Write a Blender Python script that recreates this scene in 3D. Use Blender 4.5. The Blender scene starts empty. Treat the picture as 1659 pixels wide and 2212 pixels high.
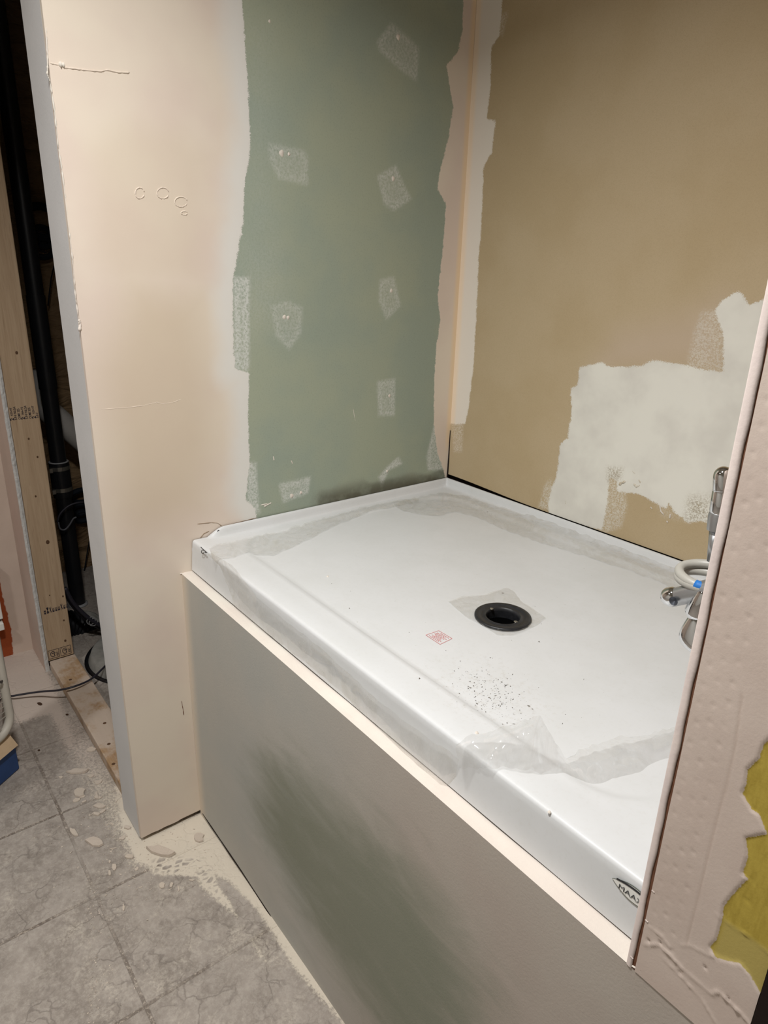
import bpy, math, random
import numpy as np
from mathutils import Vector, Matrix

# ------------------------------------------------------------------ camera, world, lights, exposure
SC = bpy.context.scene
COL = SC.collection
FPX = 1467.9
CAM = np.array([1.4560, -0.5502, 1.4333])
MR = np.array([[0.6176, 0.7860, 0.0279],      # image right
               [0.2819, -0.1881, -0.9408],    # image down
               [-0.7342, 0.5889, -0.3378]])   # view direction
U_, _, V_ = np.linalg.svd(MR); MR = U_ @ V_

cd = bpy.data.cameras.new('camera'); cam = bpy.data.objects.new('camera', cd); COL.objects.link(cam)
cd.sensor_fit = 'HORIZONTAL'; cd.sensor_width = 36.0; cd.lens = 36.0 * FPX / 1659.0
cd.clip_start = 0.02
m = Matrix.Identity(4)
for i in range(3):
    m[i][0] = MR[0][i]; m[i][1] = -MR[1][i]; m[i][2] = -MR[2][i]; m[i][3] = CAM[i]
cam.matrix_world = m
SC.camera = cam

w = bpy.data.worlds.new('world'); SC.world = w; w.use_nodes = True
w.node_tree.nodes['Background'].inputs[0].default_value = (0.55, 0.58, 0.62, 1)
w.node_tree.nodes['Background'].inputs[1].default_value = 0.05

def area(name, loc, power, size, col):
    l = bpy.data.lights.new(name, 'AREA'); l.shape = 'DISK'; l.size = size; l.energy = power; l.color = col
    o = bpy.data.objects.new(name, l); COL.objects.link(o); o.location = loc
    return o
LAMPS = [((0.82, -0.44, 2.40), 23.0), ((0.10, -1.55, 2.40), 11.0)]  # second lamp is an unseen weak fill, added for the left floor
for k, (p, pw) in enumerate(LAMPS):
    area('ceiling_lamp_light', (p[0], p[1], p[2] - 0.035), pw, 0.17, (1.0, 0.985, 0.968)).data.spread = math.radians(150)

vs = SC.view_settings
vs.view_transform = 'Standard'; vs.look = 'None'; vs.gamma = 1.0; vs.use_curve_mapping = False
vs.exposure = 0.03

# ------------------------------------------------------------------ helpers
random.seed(7); RNG = np.random.default_rng(7)
DEP = 0.865; HP = 0.73; LX = 1.214

def W(u, v, ax, val):
    """point of the plane {axis = val} that the photograph shows at pixel (u, v)"""
    d = MR.T @ np.array([(u - 829.5) / FPX, (v - 1106.0) / FPX, 1.0])
    return CAM + d * ((val - CAM[ax]) / d[ax])

def lin(r, g, b):
    f = lambda c: ((c / 255 + 0.055) / 1.055) ** 2.4 if c > 10 else c / 255 / 12.92
    return (f(r), f(g), f(b), 1)

def tag(o, label=None, cat=None, group=None, kind=None):
    if label: o['label'] = label
    if cat: o['category'] = cat
    if group: o['group'] = group
    if kind: o['kind'] = kind
    return o

def empty(name, loc=(0, 0, 0)):
    o = bpy.data.objects.new(name, None); COL.objects.link(o); o.location = loc; o.empty_display_size = 0.05
    return o

class MB:
    def __init__(s): s.v = []; s.f = []; s.m = []
    def add(s, vv, ff, mi=0):
        b = len(s.v); s.v += [tuple(map(float, p)) for p in vv]
        s.f += [tuple(b + i for i in f) for f in ff]; s.m += [mi] * len(ff); return s
    def box(s, a, b, mi=0, bev=0.0):
        x0, y0, z0 = a; x1, y1, z1 = b
        vv = [(x0,y0,z0),(x1,y0,z0),(x1,y1,z0),(x0,y1,z0),(x0,y0,z1),(x1,y0,z1),(x1,y1,z1),(x0,y1,z1)]
        return s.add(vv, [(0,3,2,1),(4,5,6,7),(0,1,5,4),(1,2,6,5),(2,3,7,6),(3,0,4,7)], mi)
    def obox(s, o, ax, ay, az, mi=0):
        o, ax, ay, az = map(np.asarray, (o, ax, ay, az))
        vv = [o, o+ax, o+ax+ay, o+ay, o+az, o+ax+az, o+ax+ay+az, o+ay+az]
        return s.add(vv, [(0,3,2,1),(4,5,6,7),(0,1,5,4),(1,2,6,5),(2,3,7,6),(3,0,4,7)], mi)
    def tube(s, pts, r, n=14, mi=0, caps=True, closed=False):
        pts = [np.asarray(p, float) for p in pts]; N = len(pts)
        rr = r if hasattr(r, '__len__') else [r] * N
        vv = []; prev = None
        for i in range(N):
            a = pts[(i-1) % N] if (closed or i > 0) else pts[i]
            b = pts[(i+1) % N] if (closed or i < N-1) else pts[i]
            t = b - a; t = t / (np.linalg.norm(t) + 1e-12)
            if prev is None:
                h = np.array([0, 0, 1.0]) if abs(t[2]) < 0.9 else np.array([1.0, 0, 0])
                x = np.cross(t, h)
            else:
                x = prev - t * np.dot(prev, t)
            x = x / (np.linalg.norm(x) + 1e-12); prev = x; y = np.cross(t, x)
            for k in range(n):
                a_ = 2 * math.pi * k / n
                vv.append(pts[i] + rr[i] * (math.cos(a_) * x + math.sin(a_) * y))
        ff = []
        for i in range(N if closed else N - 1):
            j = (i + 1) % N
            for k in range(n):
                ff.append((i*n+k, i*n+(k+1) % n, j*n+(k+1) % n, j*n+k))
        if caps and not closed:
            ff.append(tuple(range(n-1, -1, -1))); ff.append(tuple((N-1)*n + k for k in range(n)))
        return s.add(vv, ff, mi)
    def grid(s, P, mi=0):
        P = np.asarray(P); a, b = P.shape[:2]
        idx = np.arange(a*b).reshape(a, b)
        ff = np.stack([idx[:-1,:-1], idx[1:,:-1], idx[1:,1:], idx[:-1,1:]], -1).reshape(-1, 4)
        return s.add(P.reshape(-1, 3), [tuple(q) for q in ff.tolist()], mi)
    def build(s, name, mats, parent=None, smooth=False, kind=None, attrs=None, auto=None):
        me = bpy.data.meshes.new(name); me.from_pydata(s.v, [], s.f); me.validate(verbose=False)
        for mt in (mats if isinstance(mats, (list, tuple)) else [mats]): me.materials.append(mt)
        if len(me.polygons) == len(s.m):
            me.polygons.foreach_set('material_index', s.m)
        if smooth or auto:
            me.polygons.foreach_set('use_smooth', [True] * len(me.polygons))
        if auto:
            try: me.set_sharp_from_angle(angle=math.radians(auto))
            except Exception: pass
        if attrs:
            for k, a in attrs.items():
                at = me.attributes.new(k, 'FLOAT', 'POINT')
                full = np.zeros(len(me.vertices), np.float32); a = np.asarray(a, np.float32).ravel()
                full[:len(a)] = a; at.data.foreach_set('value', full)
        me.update()
        o = bpy.data.objects.new(name, me); COL.objects.link(o)
        if parent is not None:
            o.parent = parent
            o.matrix_parent_inverse = Matrix.Translation(-Vector(parent.location))
        if kind: o['kind'] = kind
        return o

def bevel(o, w_, seg=2, ang=40):
    b = o.modifiers.new('bevel', 'BEVEL'); b.width = w_; b.segments = seg; b.limit_method = 'ANGLE'; b.angle_limit = math.radians(ang)
    return o

def sd_poly(P, poly):
    """signed distance (negative inside) of points P (N,2) to polygon"""
    P = np.asarray(P, float); V = np.asarray(poly, float)
    d = np.full(len(P), 1e9); ins = np.zeros(len(P), bool)
    for i in range(len(V)):
        a = V[i]; b = V[(i+1) % len(V)]; e = b - a; q = P - a
        t = np.clip((q @ e) / (e @ e + 1e-15), 0, 1)
        d = np.minimum(d, np.linalg.norm(q - t[:, None] * e, axis=1))
        c = ((a[1] > P[:,1]) != (b[1] > P[:,1]))
        with np.errstate(divide='ignore', invalid='ignore'):
            xi = a[0] + (P[:,1] - a[1]) * (b[0] - a[0]) / (b[1] - a[1] if b[1] != a[1] else 1e-12)
        ins ^= c & (P[:,0] < xi)
    return np.where(ins, -d, d)

def d_line(P, line):
    P = np.asarray(P, float); V = np.asarray(line, float); d = np.full(len(P), 1e9)
    for a, b in zip(V[:-1], V[1:]):
        e = b - a; q = P - a; t = np.clip((q @ e) / (e @ e + 1e-15), 0, 1)
        d = np.minimum(d, np.linalg.norm(q - t[:, None] * e, axis=1))
    return d

def PX(pl, ax, val):
    k = [i for i in range(3) if i != ax]
    return [tuple(W(u, v, ax, val)[k]) for u, v in pl]

def sstep(a, b, x):
    t = np.clip((x - a) / (b - a), 0, 1); return t * t * (3 - 2 * t)

def vnoise(x, y, f, seed=0):
    """cheap smooth value noise"""
    x = np.asarray(x) * f; y = np.asarray(y) * f
    xi = np.floor(x).astype(int); yi = np.floor(y).astype(int); fx = x - xi; fy = y - yi
    fx = fx*fx*(3-2*fx); fy = fy*fy*(3-2*fy)
    def h(a, b):
        n = (a * 374761393 + b * 668265263 + seed * 1274126177) & 0xffffffff
        n = ((n ^ (n >> 13)) * 1274126177) & 0xffffffff
        return ((n ^ (n >> 16)) & 0xffff) / 65535.0
    return (h(xi,yi)*(1-fx)+h(xi+1,yi)*fx)*(1-fy) + (h(xi,yi+1)*(1-fx)+h(xi+1,yi+1)*fx)*fy

# ------------------------------------------------------------------ node helper
class NT:
    def __init__(s, name, rough=0.9, spec=0.25):
        s.mat = bpy.data.materials.new(name); s.mat.use_nodes = True
        s.t = s.mat.node_tree; s.b = s.t.nodes['Principled BSDF']
        s.b.inputs['Roughness'].default_value = rough
        s.b.inputs['Specular IOR Level'].default_value = spec
        s.tc = s.t.nodes.new('ShaderNodeTexCoord').outputs['Object']
    def put(s, sock, v):
        if hasattr(v, 'is_linked'): s.t.links.new(v, sock)
        elif v is not None: sock.default_value = v
    def attr(s, n):
        a = s.t.nodes.new('ShaderNodeAttribute'); a.attribute_name = n; return a.outputs['Fac']
    def noise(s, scale, detail=3, rough=0.5, vec=None, dist=0.0):
        n = s.t.nodes.new('ShaderNodeTexNoise'); s.put(n.inputs['Vector'], vec or s.tc)
        n.inputs['Scale'].default_value = scale; n.inputs['Detail'].default_value = detail
        n.inputs['Roughness'].default_value = rough; n.inputs['Distortion'].default_value = dist
        return n.outputs[0]
    def noisec(s, scale, detail=2):
        n = s.t.nodes.new('ShaderNodeTexNoise'); s.put(n.inputs['Vector'], s.tc)
        n.inputs['Scale'].default_value = scale; n.inputs['Detail'].default_value = detail
        return n.outputs[1]
    def voro(s, scale, feature='F1', vec=None, rnd=1.0):
        n = s.t.nodes.new('ShaderNodeTexVoronoi'); n.feature = feature; s.put(n.inputs['Vector'], vec or s.tc)
        n.inputs['Scale'].default_value = scale; n.inputs['Randomness'].default_value = rnd
        return n.outputs['Distance']
    def mapping(s, scale, rot=(0,0,0), vec=None):
        n = s.t.nodes.new('ShaderNodeMapping'); s.put(n.inputs['Vector'], vec or s.tc)
        n.inputs['Scale'].default_value = scale; n.inputs['Rotation'].default_value = rot
        return n.outputs[0]
    def vadd(s, a, b):
        n = s.t.nodes.new('ShaderNodeVectorMath'); n.operation = 'ADD'; s.put(n.inputs[0], a); s.put(n.inputs[1], b); return n.outputs[0]
    def vscale(s, a, k):
        n = s.t.nodes.new('ShaderNodeVectorMath'); n.operation = 'SCALE'; s.put(n.inputs[0], a); n.inputs['Scale'].default_value = k; return n.outputs[0]
    def xyz(s, i):
        n = s.t.nodes.new('ShaderNodeSeparateXYZ'); s.put(n.inputs[0], s.tc); return n.outputs[i]
    def op(s, o, a, b=0.0, c=None):
        n = s.t.nodes.new('ShaderNodeMath'); n.operation = o; s.put(n.inputs[0], a); s.put(n.inputs[1], b)
        if c is not None: s.put(n.inputs[2], c)
        return n.outputs[0]
    def step(s, v, lo, hi, smooth=True):
        n = s.t.nodes.new('ShaderNodeMapRange'); n.interpolation_type = 'SMOOTHSTEP' if smooth else 'LINEAR'; n.clamp = True
        s.put(n.inputs['Value'], v); s.put(n.inputs['From Min'], lo); s.put(n.inputs['From Max'], hi)
        return n.outputs[0]
    def mix(s, f, a, b, mode='MIX'):
        n = s.t.nodes.new('ShaderNodeMix'); n.data_type = 'RGBA'; n.blend_type = mode
        s.put(n.inputs[0], f); s.put(n.inputs[6], a); s.put(n.inputs[7], b); return n.outputs[2]
    def color(s, c): s.put(s.b.inputs['Base Color'], c)
    def bump(s, h, strength=0.3, dist=0.002):
        n = s.t.nodes.new('ShaderNodeBump'); n.inputs['Strength'].default_value = strength; n.inputs['Distance'].default_value = dist
        s.put(n.inputs['Height'], h); s.t.links.new(n.outputs[0], s.b.inputs['Normal'])

def simple(name, c, rough=0.6, spec=0.4, metal=0.0, var=0.0, vs_=30.0, bump=0.0, bscale=150.0):
    n = NT(name, rough, spec); n.b.inputs['Metallic'].default_value = metal
    if var:
        k = n.noise(vs_, 4, 0.6)
        n.color(n.mix(n.step(k, 0.3, 0.7, False), tuple(list(np.array(c[:3]) * (1 - var)) + [1]), tuple(list(np.minimum(np.array(c[:3]) * (1 + var), 1)) + [1])))
    else: n.color(c)
    if bump: n.bump(n.noise(bscale, 4, 0.6), bump, 0.002)
    return n.mat

# palette (real surface colours)
MUD = lin(224, 213, 197); MUDP = lin(218, 203, 190); MUDW = lin(222, 220, 214)
GREEN = lin(152, 163, 149); GREEN2 = lin(162, 169, 149)
BROWN = lin(182, 163, 130)

# ------------------------------------------------------------------ wall materials
def mat_left():
    n = NT('mud_on_green_board', 0.92, 0.15)
    jag = n.op('MULTIPLY', n.op('SUBTRACT', n.noise(60, 4, 0.7), 0.5), 0.014)
    fib = n.op('MULTIPLY', n.op('SUBTRACT', n.noise(420, 2, 0.6), 0.5), 0.010)
    g = n.op('ADD', n.op('ADD', n.attr('sd_green'), jag), fib)            # < 0 : bare green board
    gm = n.step(g, 0.0015, -0.0015)
    # board paper
    big = n.noise(3.0, 4, 0.6)
    gcol = n.mix(n.step(big, 0.35, 0.65), GREEN, GREEN2)
    gcol = n.mix(n.op('MULTIPLY', n.step(n.noise(260, 2), 0.45, 0.8), 0.25), gcol, lin(132, 141, 127))
    smear = n.op('MULTIPLY', n.attr('smear'), n.step(n.noise(170, 4, 0.75), 0.30, 0.66))
    gcol = n.mix(n.op('MINIMUM', n.op('MULTIPLY', smear, 0.72), 0.92), gcol, lin(205, 208, 202))
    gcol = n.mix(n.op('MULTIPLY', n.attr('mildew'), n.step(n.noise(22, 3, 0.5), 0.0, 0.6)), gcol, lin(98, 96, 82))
    # compound
    dry = n.step(n.op('ADD', n.attr('sd_green'), n.op('MULTIPLY', n.op('SUBTRACT', n.noise(9, 3), 0.5), 0.05)), 0.075, 0.010)
    mcol = n.mix(n.step(n.noise(4.0, 3, 0.5), 0.35, 0.68), MUD, MUDP)
    mcol = n.mix(n.attr('damp'), mcol, lin(203, 187, 165))
    mcol = n.mix(n.op('MULTIPLY', dry, n.op('SUBTRACT', 1.0, n.attr('cornerm'))), mcol, MUDW)
    mcol = n.mix(n.attr('tapeline'), mcol, lin(232, 208, 172))
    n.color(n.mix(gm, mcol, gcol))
    h = n.op('ADD', n.op('MULTIPLY', n.op('SUBTRACT', 1.0, gm), 0.5), n.op('MULTIPLY', n.noise(220, 5, 0.65), 0.16))
    n.bump(h, 0.45, 0.0016)
    return n.mat

def mat_back():
    n = NT('brown_board_paper', 0.93, 0.12)
    jag = n.op('MULTIPLY', n.op('SUBTRACT', n.noise(55, 4, 0.7), 0.5), 0.012)
    fib = n.op('MULTIPLY', n.op('SUBTRACT', n.noise(520, 2, 0.6), 0.5), 0.016)
    c = n.op('ADD', n.op('ADD', n.attr('sd_mud'), jag), fib)
    mm = n.step(c, 0.0015, -0.0015)
    thin = n.op('MULTIPLY', n.attr('thin'), n.step(n.noise(330, 4, 0.7), 0.62, 0.38))
    blush = n.attr('blush')
    bcol = n.mix(n.step(n.noise(5, 3), 0.35, 0.65), BROWN, lin(187, 169, 138))
    bcol = n.mix(n.op('MULTIPLY', n.step(n.noise(700, 2), 0.4, 0.75), 0.22), bcol, lin(156, 138, 106))
    bcol = n.mix(n.op('MULTIPLY', blush, 0.5), bcol, lin(196, 178, 162))
    wcol = n.mix(n.step(n.noise(9, 4, 0.55), 0.35, 0.7), lin(226, 224, 214), lin(212, 209, 200))
    wcol = n.mix(n.op('MULTIPLY', n.attr('reveal'), n.step(n.noise(330, 4, 0.7), 0.40, 0.62)), wcol, lin(168, 158, 138))
    ccol = n.mix(n.attr('tapeline'), lin(230, 222, 210), lin(236, 218, 194))
    wcol = n.mix(n.attr('cornerm'), wcol, ccol)
    full = n.op('MAXIMUM', mm, n.op('MULTIPLY', thin, 0.85))
    n.color(n.mix(full, bcol, wcol))
    h = n.op('ADD', n.op('MULTIPLY', mm, 0.35), n.op('MULTIPLY', n.noise(260, 5, 0.65), 0.16))
    n.bump(h, 0.4, 0.0014)
    return n.mat

def mat_front():
    n = NT('thin_mud_on_green_knee_wall', 0.9, 0.15)
    mp = n.mapping((1.0, 1, 3.2), (0, math.radians(-32), 0))
    st = n.noise(6.5, 5, 0.6, mp, 0.6)
    streak = n.step(n.op('ADD', n.attr('streak'), n.op('MULTIPLY', n.op('SUBTRACT', st, 0.5), 0.85)), 0.02, 1.05)
    base = n.mix(n.attr('pinkr'), lin(176, 177, 171), lin(176, 165, 155))
    base = n.mix(n.step(n.noise(5, 3), 0.3, 0.7), base, n.mix(0.5, base, lin(186, 180, 170)))
    base = n.mix(n.attr('edgel'), base, lin(214, 200, 182))
    fine = n.step(n.noise(34, 4, 0.7, n.mapping((1, 1, 5), (0, math.radians(50), 0))), 0.62, 0.78)
    gcol = n.mix(n.op('MULTIPLY', fine, 0.35), lin(136, 138, 123), lin(164, 164, 152))
    n.color(n.mix(streak, base, gcol))
    n.bump(n.noise(230, 5, 0.65), 0.25, 0.0014)
    return n.mat

def mat_mud(name, a, b, scale=6, bump=0.35):
    n = NT(name, 0.92, 0.15)
    n.color(n.mix(n.step(n.noise(scale, 4, 0.55), 0.32, 0.7), a, b))
    n.bump(n.noise(200, 5, 0.65), bump, 0.0016)
    return n.mat

def mat_jamb():
    n = NT('pink_mud_over_yellow_board', 0.9, 0.15)
    y = n.step(n.op('ADD', n.attr('sd_yellow'), n.op('MULTIPLY', n.op('SUBTRACT', n.noise(160, 4, 0.7), 0.5), 0.004)), 0.0005, -0.0005)
    pk = n.mix(n.step(n.noise(14, 3), 0.35, 0.68), lin(202, 187, 176), lin(196, 180, 169))
    pk = n.mix(n.op('MULTIPLY', n.attr('score'), 0.35), pk, lin(170, 150, 136))
    mp = n.mapping((1, 1, 0.25), (0, math.radians(35), 0))
    yl = n.mix(n.step(n.noise(160, 4, 0.6, mp), 0.35, 0.7), lin(178, 157, 72), lin(164, 143, 62))
    yl = n.mix(n.attr('pale'), yl, lin(176, 159, 92))
    n.color(n.mix(y, pk, yl))
    n.bump(n.noise(300, 4, 0.6), 0.14, 0.0012)
    return n.mat

def mat_floor():
    n = NT('dusty_stone_print_tile', 0.75, 0.3)
    T = 0.324
    warp = n.vadd(n.tc, n.vscale(n.noisec(11, 5), 0.15))
    cr = n.voro(13.0, 'DISTANCE_TO_EDGE', warp)
    crack = n.op('MULTIPLY', n.step(cr, 0.05, 0.0), n.step(n.noise(8, 3), 0.42, 0.62))
    warp2 = n.vadd(n.tc, n.vscale(n.noisec(16, 3), 0.06))
    cr2 = n.voro(30.0, 'DISTANCE_TO_EDGE', warp2)
    crack2 = n.op('MULTIPLY', n.step(cr2, 0.06, 0.0), n.step(n.noise(9, 2), 0.42, 0.7))
    stone = n.mix(n.step(n.noise(11, 5, 0.65), 0.3, 0.7), lin(138, 129, 120), lin(166, 157, 148))
    stone = n.mix(n.op('MULTIPLY', n.step(n.noise(60, 6, 0.8), 0.40, 0.70), 0.7), stone, lin(182, 174, 164))
    stone = n.mix(n.op('MULTIPLY', n.step(n.noise(35, 6, 0.8, n.vadd(n.tc, (3.1, 1.7, 0))), 0.52, 0.75), 0.6), stone, lin(118, 109, 101))
    stone = n.mix(n.op('MULTIPLY', crack, 0.5), stone, lin(112, 104, 97))
    stone = n.mix(n.op('MULTIPLY', crack2, 0.42), stone, lin(118, 110, 102))
    def gl(i, off):
        a = n.op('DIVIDE', n.op('ADD', n.op('SUBTRACT', n.xyz(i), off), n.op('MULTIPLY', n.op('SUBTRACT', n.noise(18, 3), 0.5), 0.004)), T)
        fr = n.op('ABSOLUTE', n.op('SUBTRACT', a, n.op('ROUND', a)))
        return n.op('MULTIPLY', fr, T)
    gd = n.op('MINIMUM', gl(0, 0.095), gl(1, -0.305))
    gm = n.step(gd, 0.0050, 0.0026)
    gcol = n.mix(n.step(n.noise(110, 4, 0.75), 0.46, 0.70), lin(110, 100, 91), lin(190, 178, 164))
    col = n.mix(n.op('MULTIPLY', gm, n.step(n.noise(5, 3), 0.30, 0.6)), stone, gcol)
    # plaster dust, more where it was never walked on
    d = n.attr('dust')
    spec = n.noise(140, 5, 0.75)
    dm = n.step(n.op('ADD', d, n.op('MULTIPLY', n.op('SUBTRACT', spec, 0.5), 1.1)), 0.42, 0.75)
    dm = n.op('MAXIMUM', dm, n.op('MULTIPLY', n.step(n.noise(260, 4, 0.75), 0.60, 0.72), 0.45))
    dm = n.op('MAXIMUM', dm, n.op('MULTIPLY', n.op('MULTIPLY', n.step(n.noise(7, 5, 0.7), 0.50, 0.70), n.step(n.noise(120, 4, 0.75), 0.35, 0.65)), 0.5))
    tread = n.step(n.voro(72, 'DISTANCE_TO_EDGE', n.vadd(n.mapping((1, 0.62, 1), (0, 0, 0.5)), n.vscale(n.noisec(12, 2), 0.03))), 0.11, 0.22)
    dm = n.op('MULTIPLY', dm, n.op('SUBTRACT', 1.0, n.op('MULTIPLY', tread, n.op('MULTIPLY', n.attr('tread'), n.step(n.noise(26, 2), 0.35, 0.55)))))
    col = n.mix(n.op('MULTIPLY', dm, 0.88), col, n.mix(n.attr('pinkd'), lin(214, 204, 187), lin(200, 186, 174)))
    n.color(col)
    h = n.op('ADD', n.op('MULTIPLY', n.noise(38, 5, 0.6), 0.8), n.op('SUBTRACT', n.op('MULTIPLY', dm, 0.5), n.op('MULTIPLY', gm, 0.9)))
    h = n.op('SUBTRACT', h, n.op('MULTIPLY', crack, 0.5))
    n.bump(h, 0.5, 0.003)
    return n.mat

def mat_wood(name, a, b, dark, along='z', dust=0.0):
    n = NT(name, 0.75, 0.25)
    sc = {'z': (14, 14, 0.6), 'x': (0.6, 14, 14)}[along]
    g = n.noise(6, 5, 0.6, n.mapping(sc), 0.8)
    col = n.mix(n.step(g, 0.3, 0.7), a, b)
    lines = n.step(n.noise(22, 2, 0.5, n.mapping(sc)), 0.60, 0.72)
    col = n.mix(n.op('MULTIPLY', lines, 0.35), col, dark)
    if dust:
        col = n.mix(n.op('MULTIPLY', n.step(n.noise(9, 5, 0.7), 0.36, 0.58), dust), col, lin(200, 186, 172))
    n.color(col); n.bump(n.noise(12, 4, 0.6, n.mapping(sc)), 0.2, 0.001)
    return n.mat

def mat_acrylic():
    n = NT('white_acrylic', 0.32, 0.5)
    k = n.noise(7, 4, 0.6)
    c = n.mix(n.step(k, 0.35, 0.7), lin(212, 214, 215), lin(207, 209, 209))
    smudge = n.op('MULTIPLY', n.attr('dirt'), n.step(n.noise(120, 5, 0.75), 0.50, 0.70))
    c = n.mix(n.op('MULTIPLY', smudge, 0.35), c, lin(176, 170, 158))
    n.color(c)
    n.put(n.b.inputs['Roughness'], n.step(n.op('ADD', k, 0.0), -0.6, 2.0, False))
    return n.mat

def mat_film(name, alpha, tint, rough=0.16):
    n = NT(name, rough, 0.6)
    N_ = n.t.nodes.new; L_ = n.t.links.new
    tr = N_('ShaderNodeBsdfTransparent'); df = N_('ShaderNodeBsdfDiffuse'); tl = N_('ShaderNodeBsdfTranslucent'); gl = N_('ShaderNodeBsdfGlossy')
    m1 = N_('ShaderNodeMixShader'); m2 = N_('ShaderNodeMixShader'); m3 = N_('ShaderNodeMixShader')
    tcol = n.mix(n.step(n.noise(22, 4, 0.6), 0.5, 0.8), tint, lin(222, 219, 206))
    L_(tcol, df.inputs[0]); L_(tcol, tl.inputs[0]); gl.inputs['Roughness'].default_value = rough
    cr_ = n.step(n.noise(20, 5, 0.6, None, 1.5), 0.38, 0.66)
    a = n.op('ADD', n.op('MULTIPLY', cr_, alpha * 0.9), alpha * 0.35)
    m1.inputs[0].default_value = 0.5; L_(df.outputs[0], m1.inputs[1]); L_(tl.outputs[0], m1.inputs[2])
    L_(a, m2.inputs[0]); L_(tr.outputs[0], m2.inputs[1]); L_(m1.outputs[0], m2.inputs[2])
    m3.inputs[0].default_value = 0.11; L_(m2.outputs[0], m3.inputs[1]); L_(gl.outputs[0], m3.inputs[2])
    L_(m3.outputs[0], n.t.nodes['Material Output'].inputs[0])
    n.t.nodes.remove(n.b)
    return n.mat

def mat_kraft():
    n = NT('kraft_insulation_paper', 0.7, 0.3)
    n.color(n.mix(n.step(n.noise(6, 4, 0.6), 0.3, 0.7), lin(124, 100, 72), lin(146, 120, 88)))
    w_ = n.noise(3.2, 3, 0.6, n.mapping((1, 2.2, 5.5), (math.radians(-35), 0, 0)), 1.0)
    n.bump(w_, 0.9, 0.03); return n.mat

M_LEFT = mat_left(); M_BACK = mat_back(); M_FRONT = mat_front(); M_JAMB = mat_jamb(); M_FLOOR = mat_floor()
M_TOPMUD = mat_mud('cream_mud_strip', lin(220, 215, 204), lin(214, 203, 193), 5)
M_RET = mat_mud('grey_primed_return', lin(214, 213, 212), lin(206, 205, 204), 4, 0.2)
M_PINK = mat_mud('pink_mud', lin(208, 188, 176), lin(200, 182, 170), 5)
M_BEAD = mat_mud('corner_bead_mud', lin(222, 209, 202), lin(212, 199, 194), 30, 0.15)
M_RUST = simple('rusty_bead_groove', lin(112, 78, 60), 0.9, 0.1, var=0.25, vs_=80)
M_DARK = simple('dark_gap', lin(38, 30, 27), 0.95, 0.1)
M_CORE = simple('framing_core', lin(96, 74, 56), 0.9, 0.1, var=0.2)
M_WHITE = simple('flat_white_paint', lin(228, 226, 220), 0.9, 0.2, var=0.02, vs_=4)
M_CEIL = simple('unpainted_ceiling_board', lin(176, 172, 164), 0.9, 0.2, var=0.03, vs_=4)
M_ACR = mat_acrylic()
M_CHROME = simple('chrome', (0.72, 0.73, 0.74, 1), 0.06, 0.5, 1.0)
M_SATIN = simple('satin_grey_metal', lin(176, 178, 180), 0.34, 0.5, 0.85, var=0.05)
M_BLACKP = simple('black_drain_plastic', lin(34, 35, 38), 0.42, 0.5, var=0.35, vs_=90, bump=0.2)
M_BLACK = simple('black_pipe_plastic', lin(20, 21, 24), 0.38, 0.5, var=0.2, vs_=20)
M_PIT = simple('painted_drain_shade', lin(5, 5, 6), 0.9, 0.05)  # near-black colour paints the shade of a deep drain into a shallow cup
M_PVC = simple('grey_white_pipe_plastic', lin(186, 182, 176), 0.55, 0.4, var=0.08, vs_=14)
M_STUD = mat_wood('spruce_stud', lin(184, 160, 132), lin(170, 145, 117), lin(132, 104, 78))
M_KNOT = simple('wood_knot', lin(92, 68, 50), 0.8, 0.2)
M_SILL = mat_wood('dusty_spruce_plate', lin(172, 142, 108), lin(158, 126, 92), lin(122, 94, 66), 'x', 0.75)
M_GYP = simple('raw_gypsum_edge', lin(196, 194, 190), 0.95, 0.1, var=0.12, vs_=60, bump=1.0, bscale=90)
M_INK = simple('stamp_ink', lin(48, 44, 52), 0.85, 0.2)
M_INKB = simple('blue_paper_ink', lin(24, 30, 38), 0.7, 0.2)
M_KRAFT = mat_kraft()
M_CONC = simple('dusty_concrete', lin(120, 116, 110), 0.95, 0.15, var=0.2, vs_=20, bump=0.5, bscale=60)
M_LID = simple('dusty_grey_lid', lin(136, 134, 128), 0.85, 0.2, var=0.18, vs_=26, bump=0.4, bscale=120)
M_CABLE = simple('black_cable', lin(44, 42, 50), 0.5, 0.4)
M_TIE = simple('pale_zip_tie', lin(150, 150, 150), 0.5, 0.4)
M_CREAM = simple('cream_enamel', lin(196, 190, 178), 0.5, 0.4, var=0.05, vs_=30, bump=0.1)
M_SLAB = simple('dusty_tan_ledge', lin(196, 170, 138), 0.8, 0.2, var=0.08)
M_BLUE = simple('blue_plastic', lin(42, 72, 122), 0.5, 0.4, var=0.12, vs_=14)
M_GRILLBK = simple('dark_grille_interior', lin(58, 50, 52), 0.8, 0.2)
M_HOSE = simple('grey_rubber_hose', lin(172, 170, 162), 0.42, 0.5)
M_TAPE = simple('blue_tape', lin(36, 112, 190), 0.55, 0.4)
M_FLAKE = mat_mud('plaster_chip', lin(206, 194, 178), lin(190, 177, 164), 40)
M_FLAKEP = mat_mud('pink_plaster_chip', lin(202, 189, 175), lin(190, 177, 163), 40)
M_LEAF = simple('dark_brown_scrap', lin(72, 52, 38), 0.8, 0.2)
M_GRIT = simple('dark_grit', lin(98, 92, 82), 0.9, 0.2, var=0.4, vs_=200)
M_RED = simple('red_print', lin(214, 92, 92), 0.6, 0.3)
M_SCREW = simple('black_screw', lin(36, 34, 38), 0.35, 0.5, 0.6)
M_STEEL = simple('steel', lin(168, 166, 158), 0.3, 0.5, 0.9)
M_BADGE = simple('badge_white', lin(222, 222, 216), 0.4, 0.4)
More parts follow.
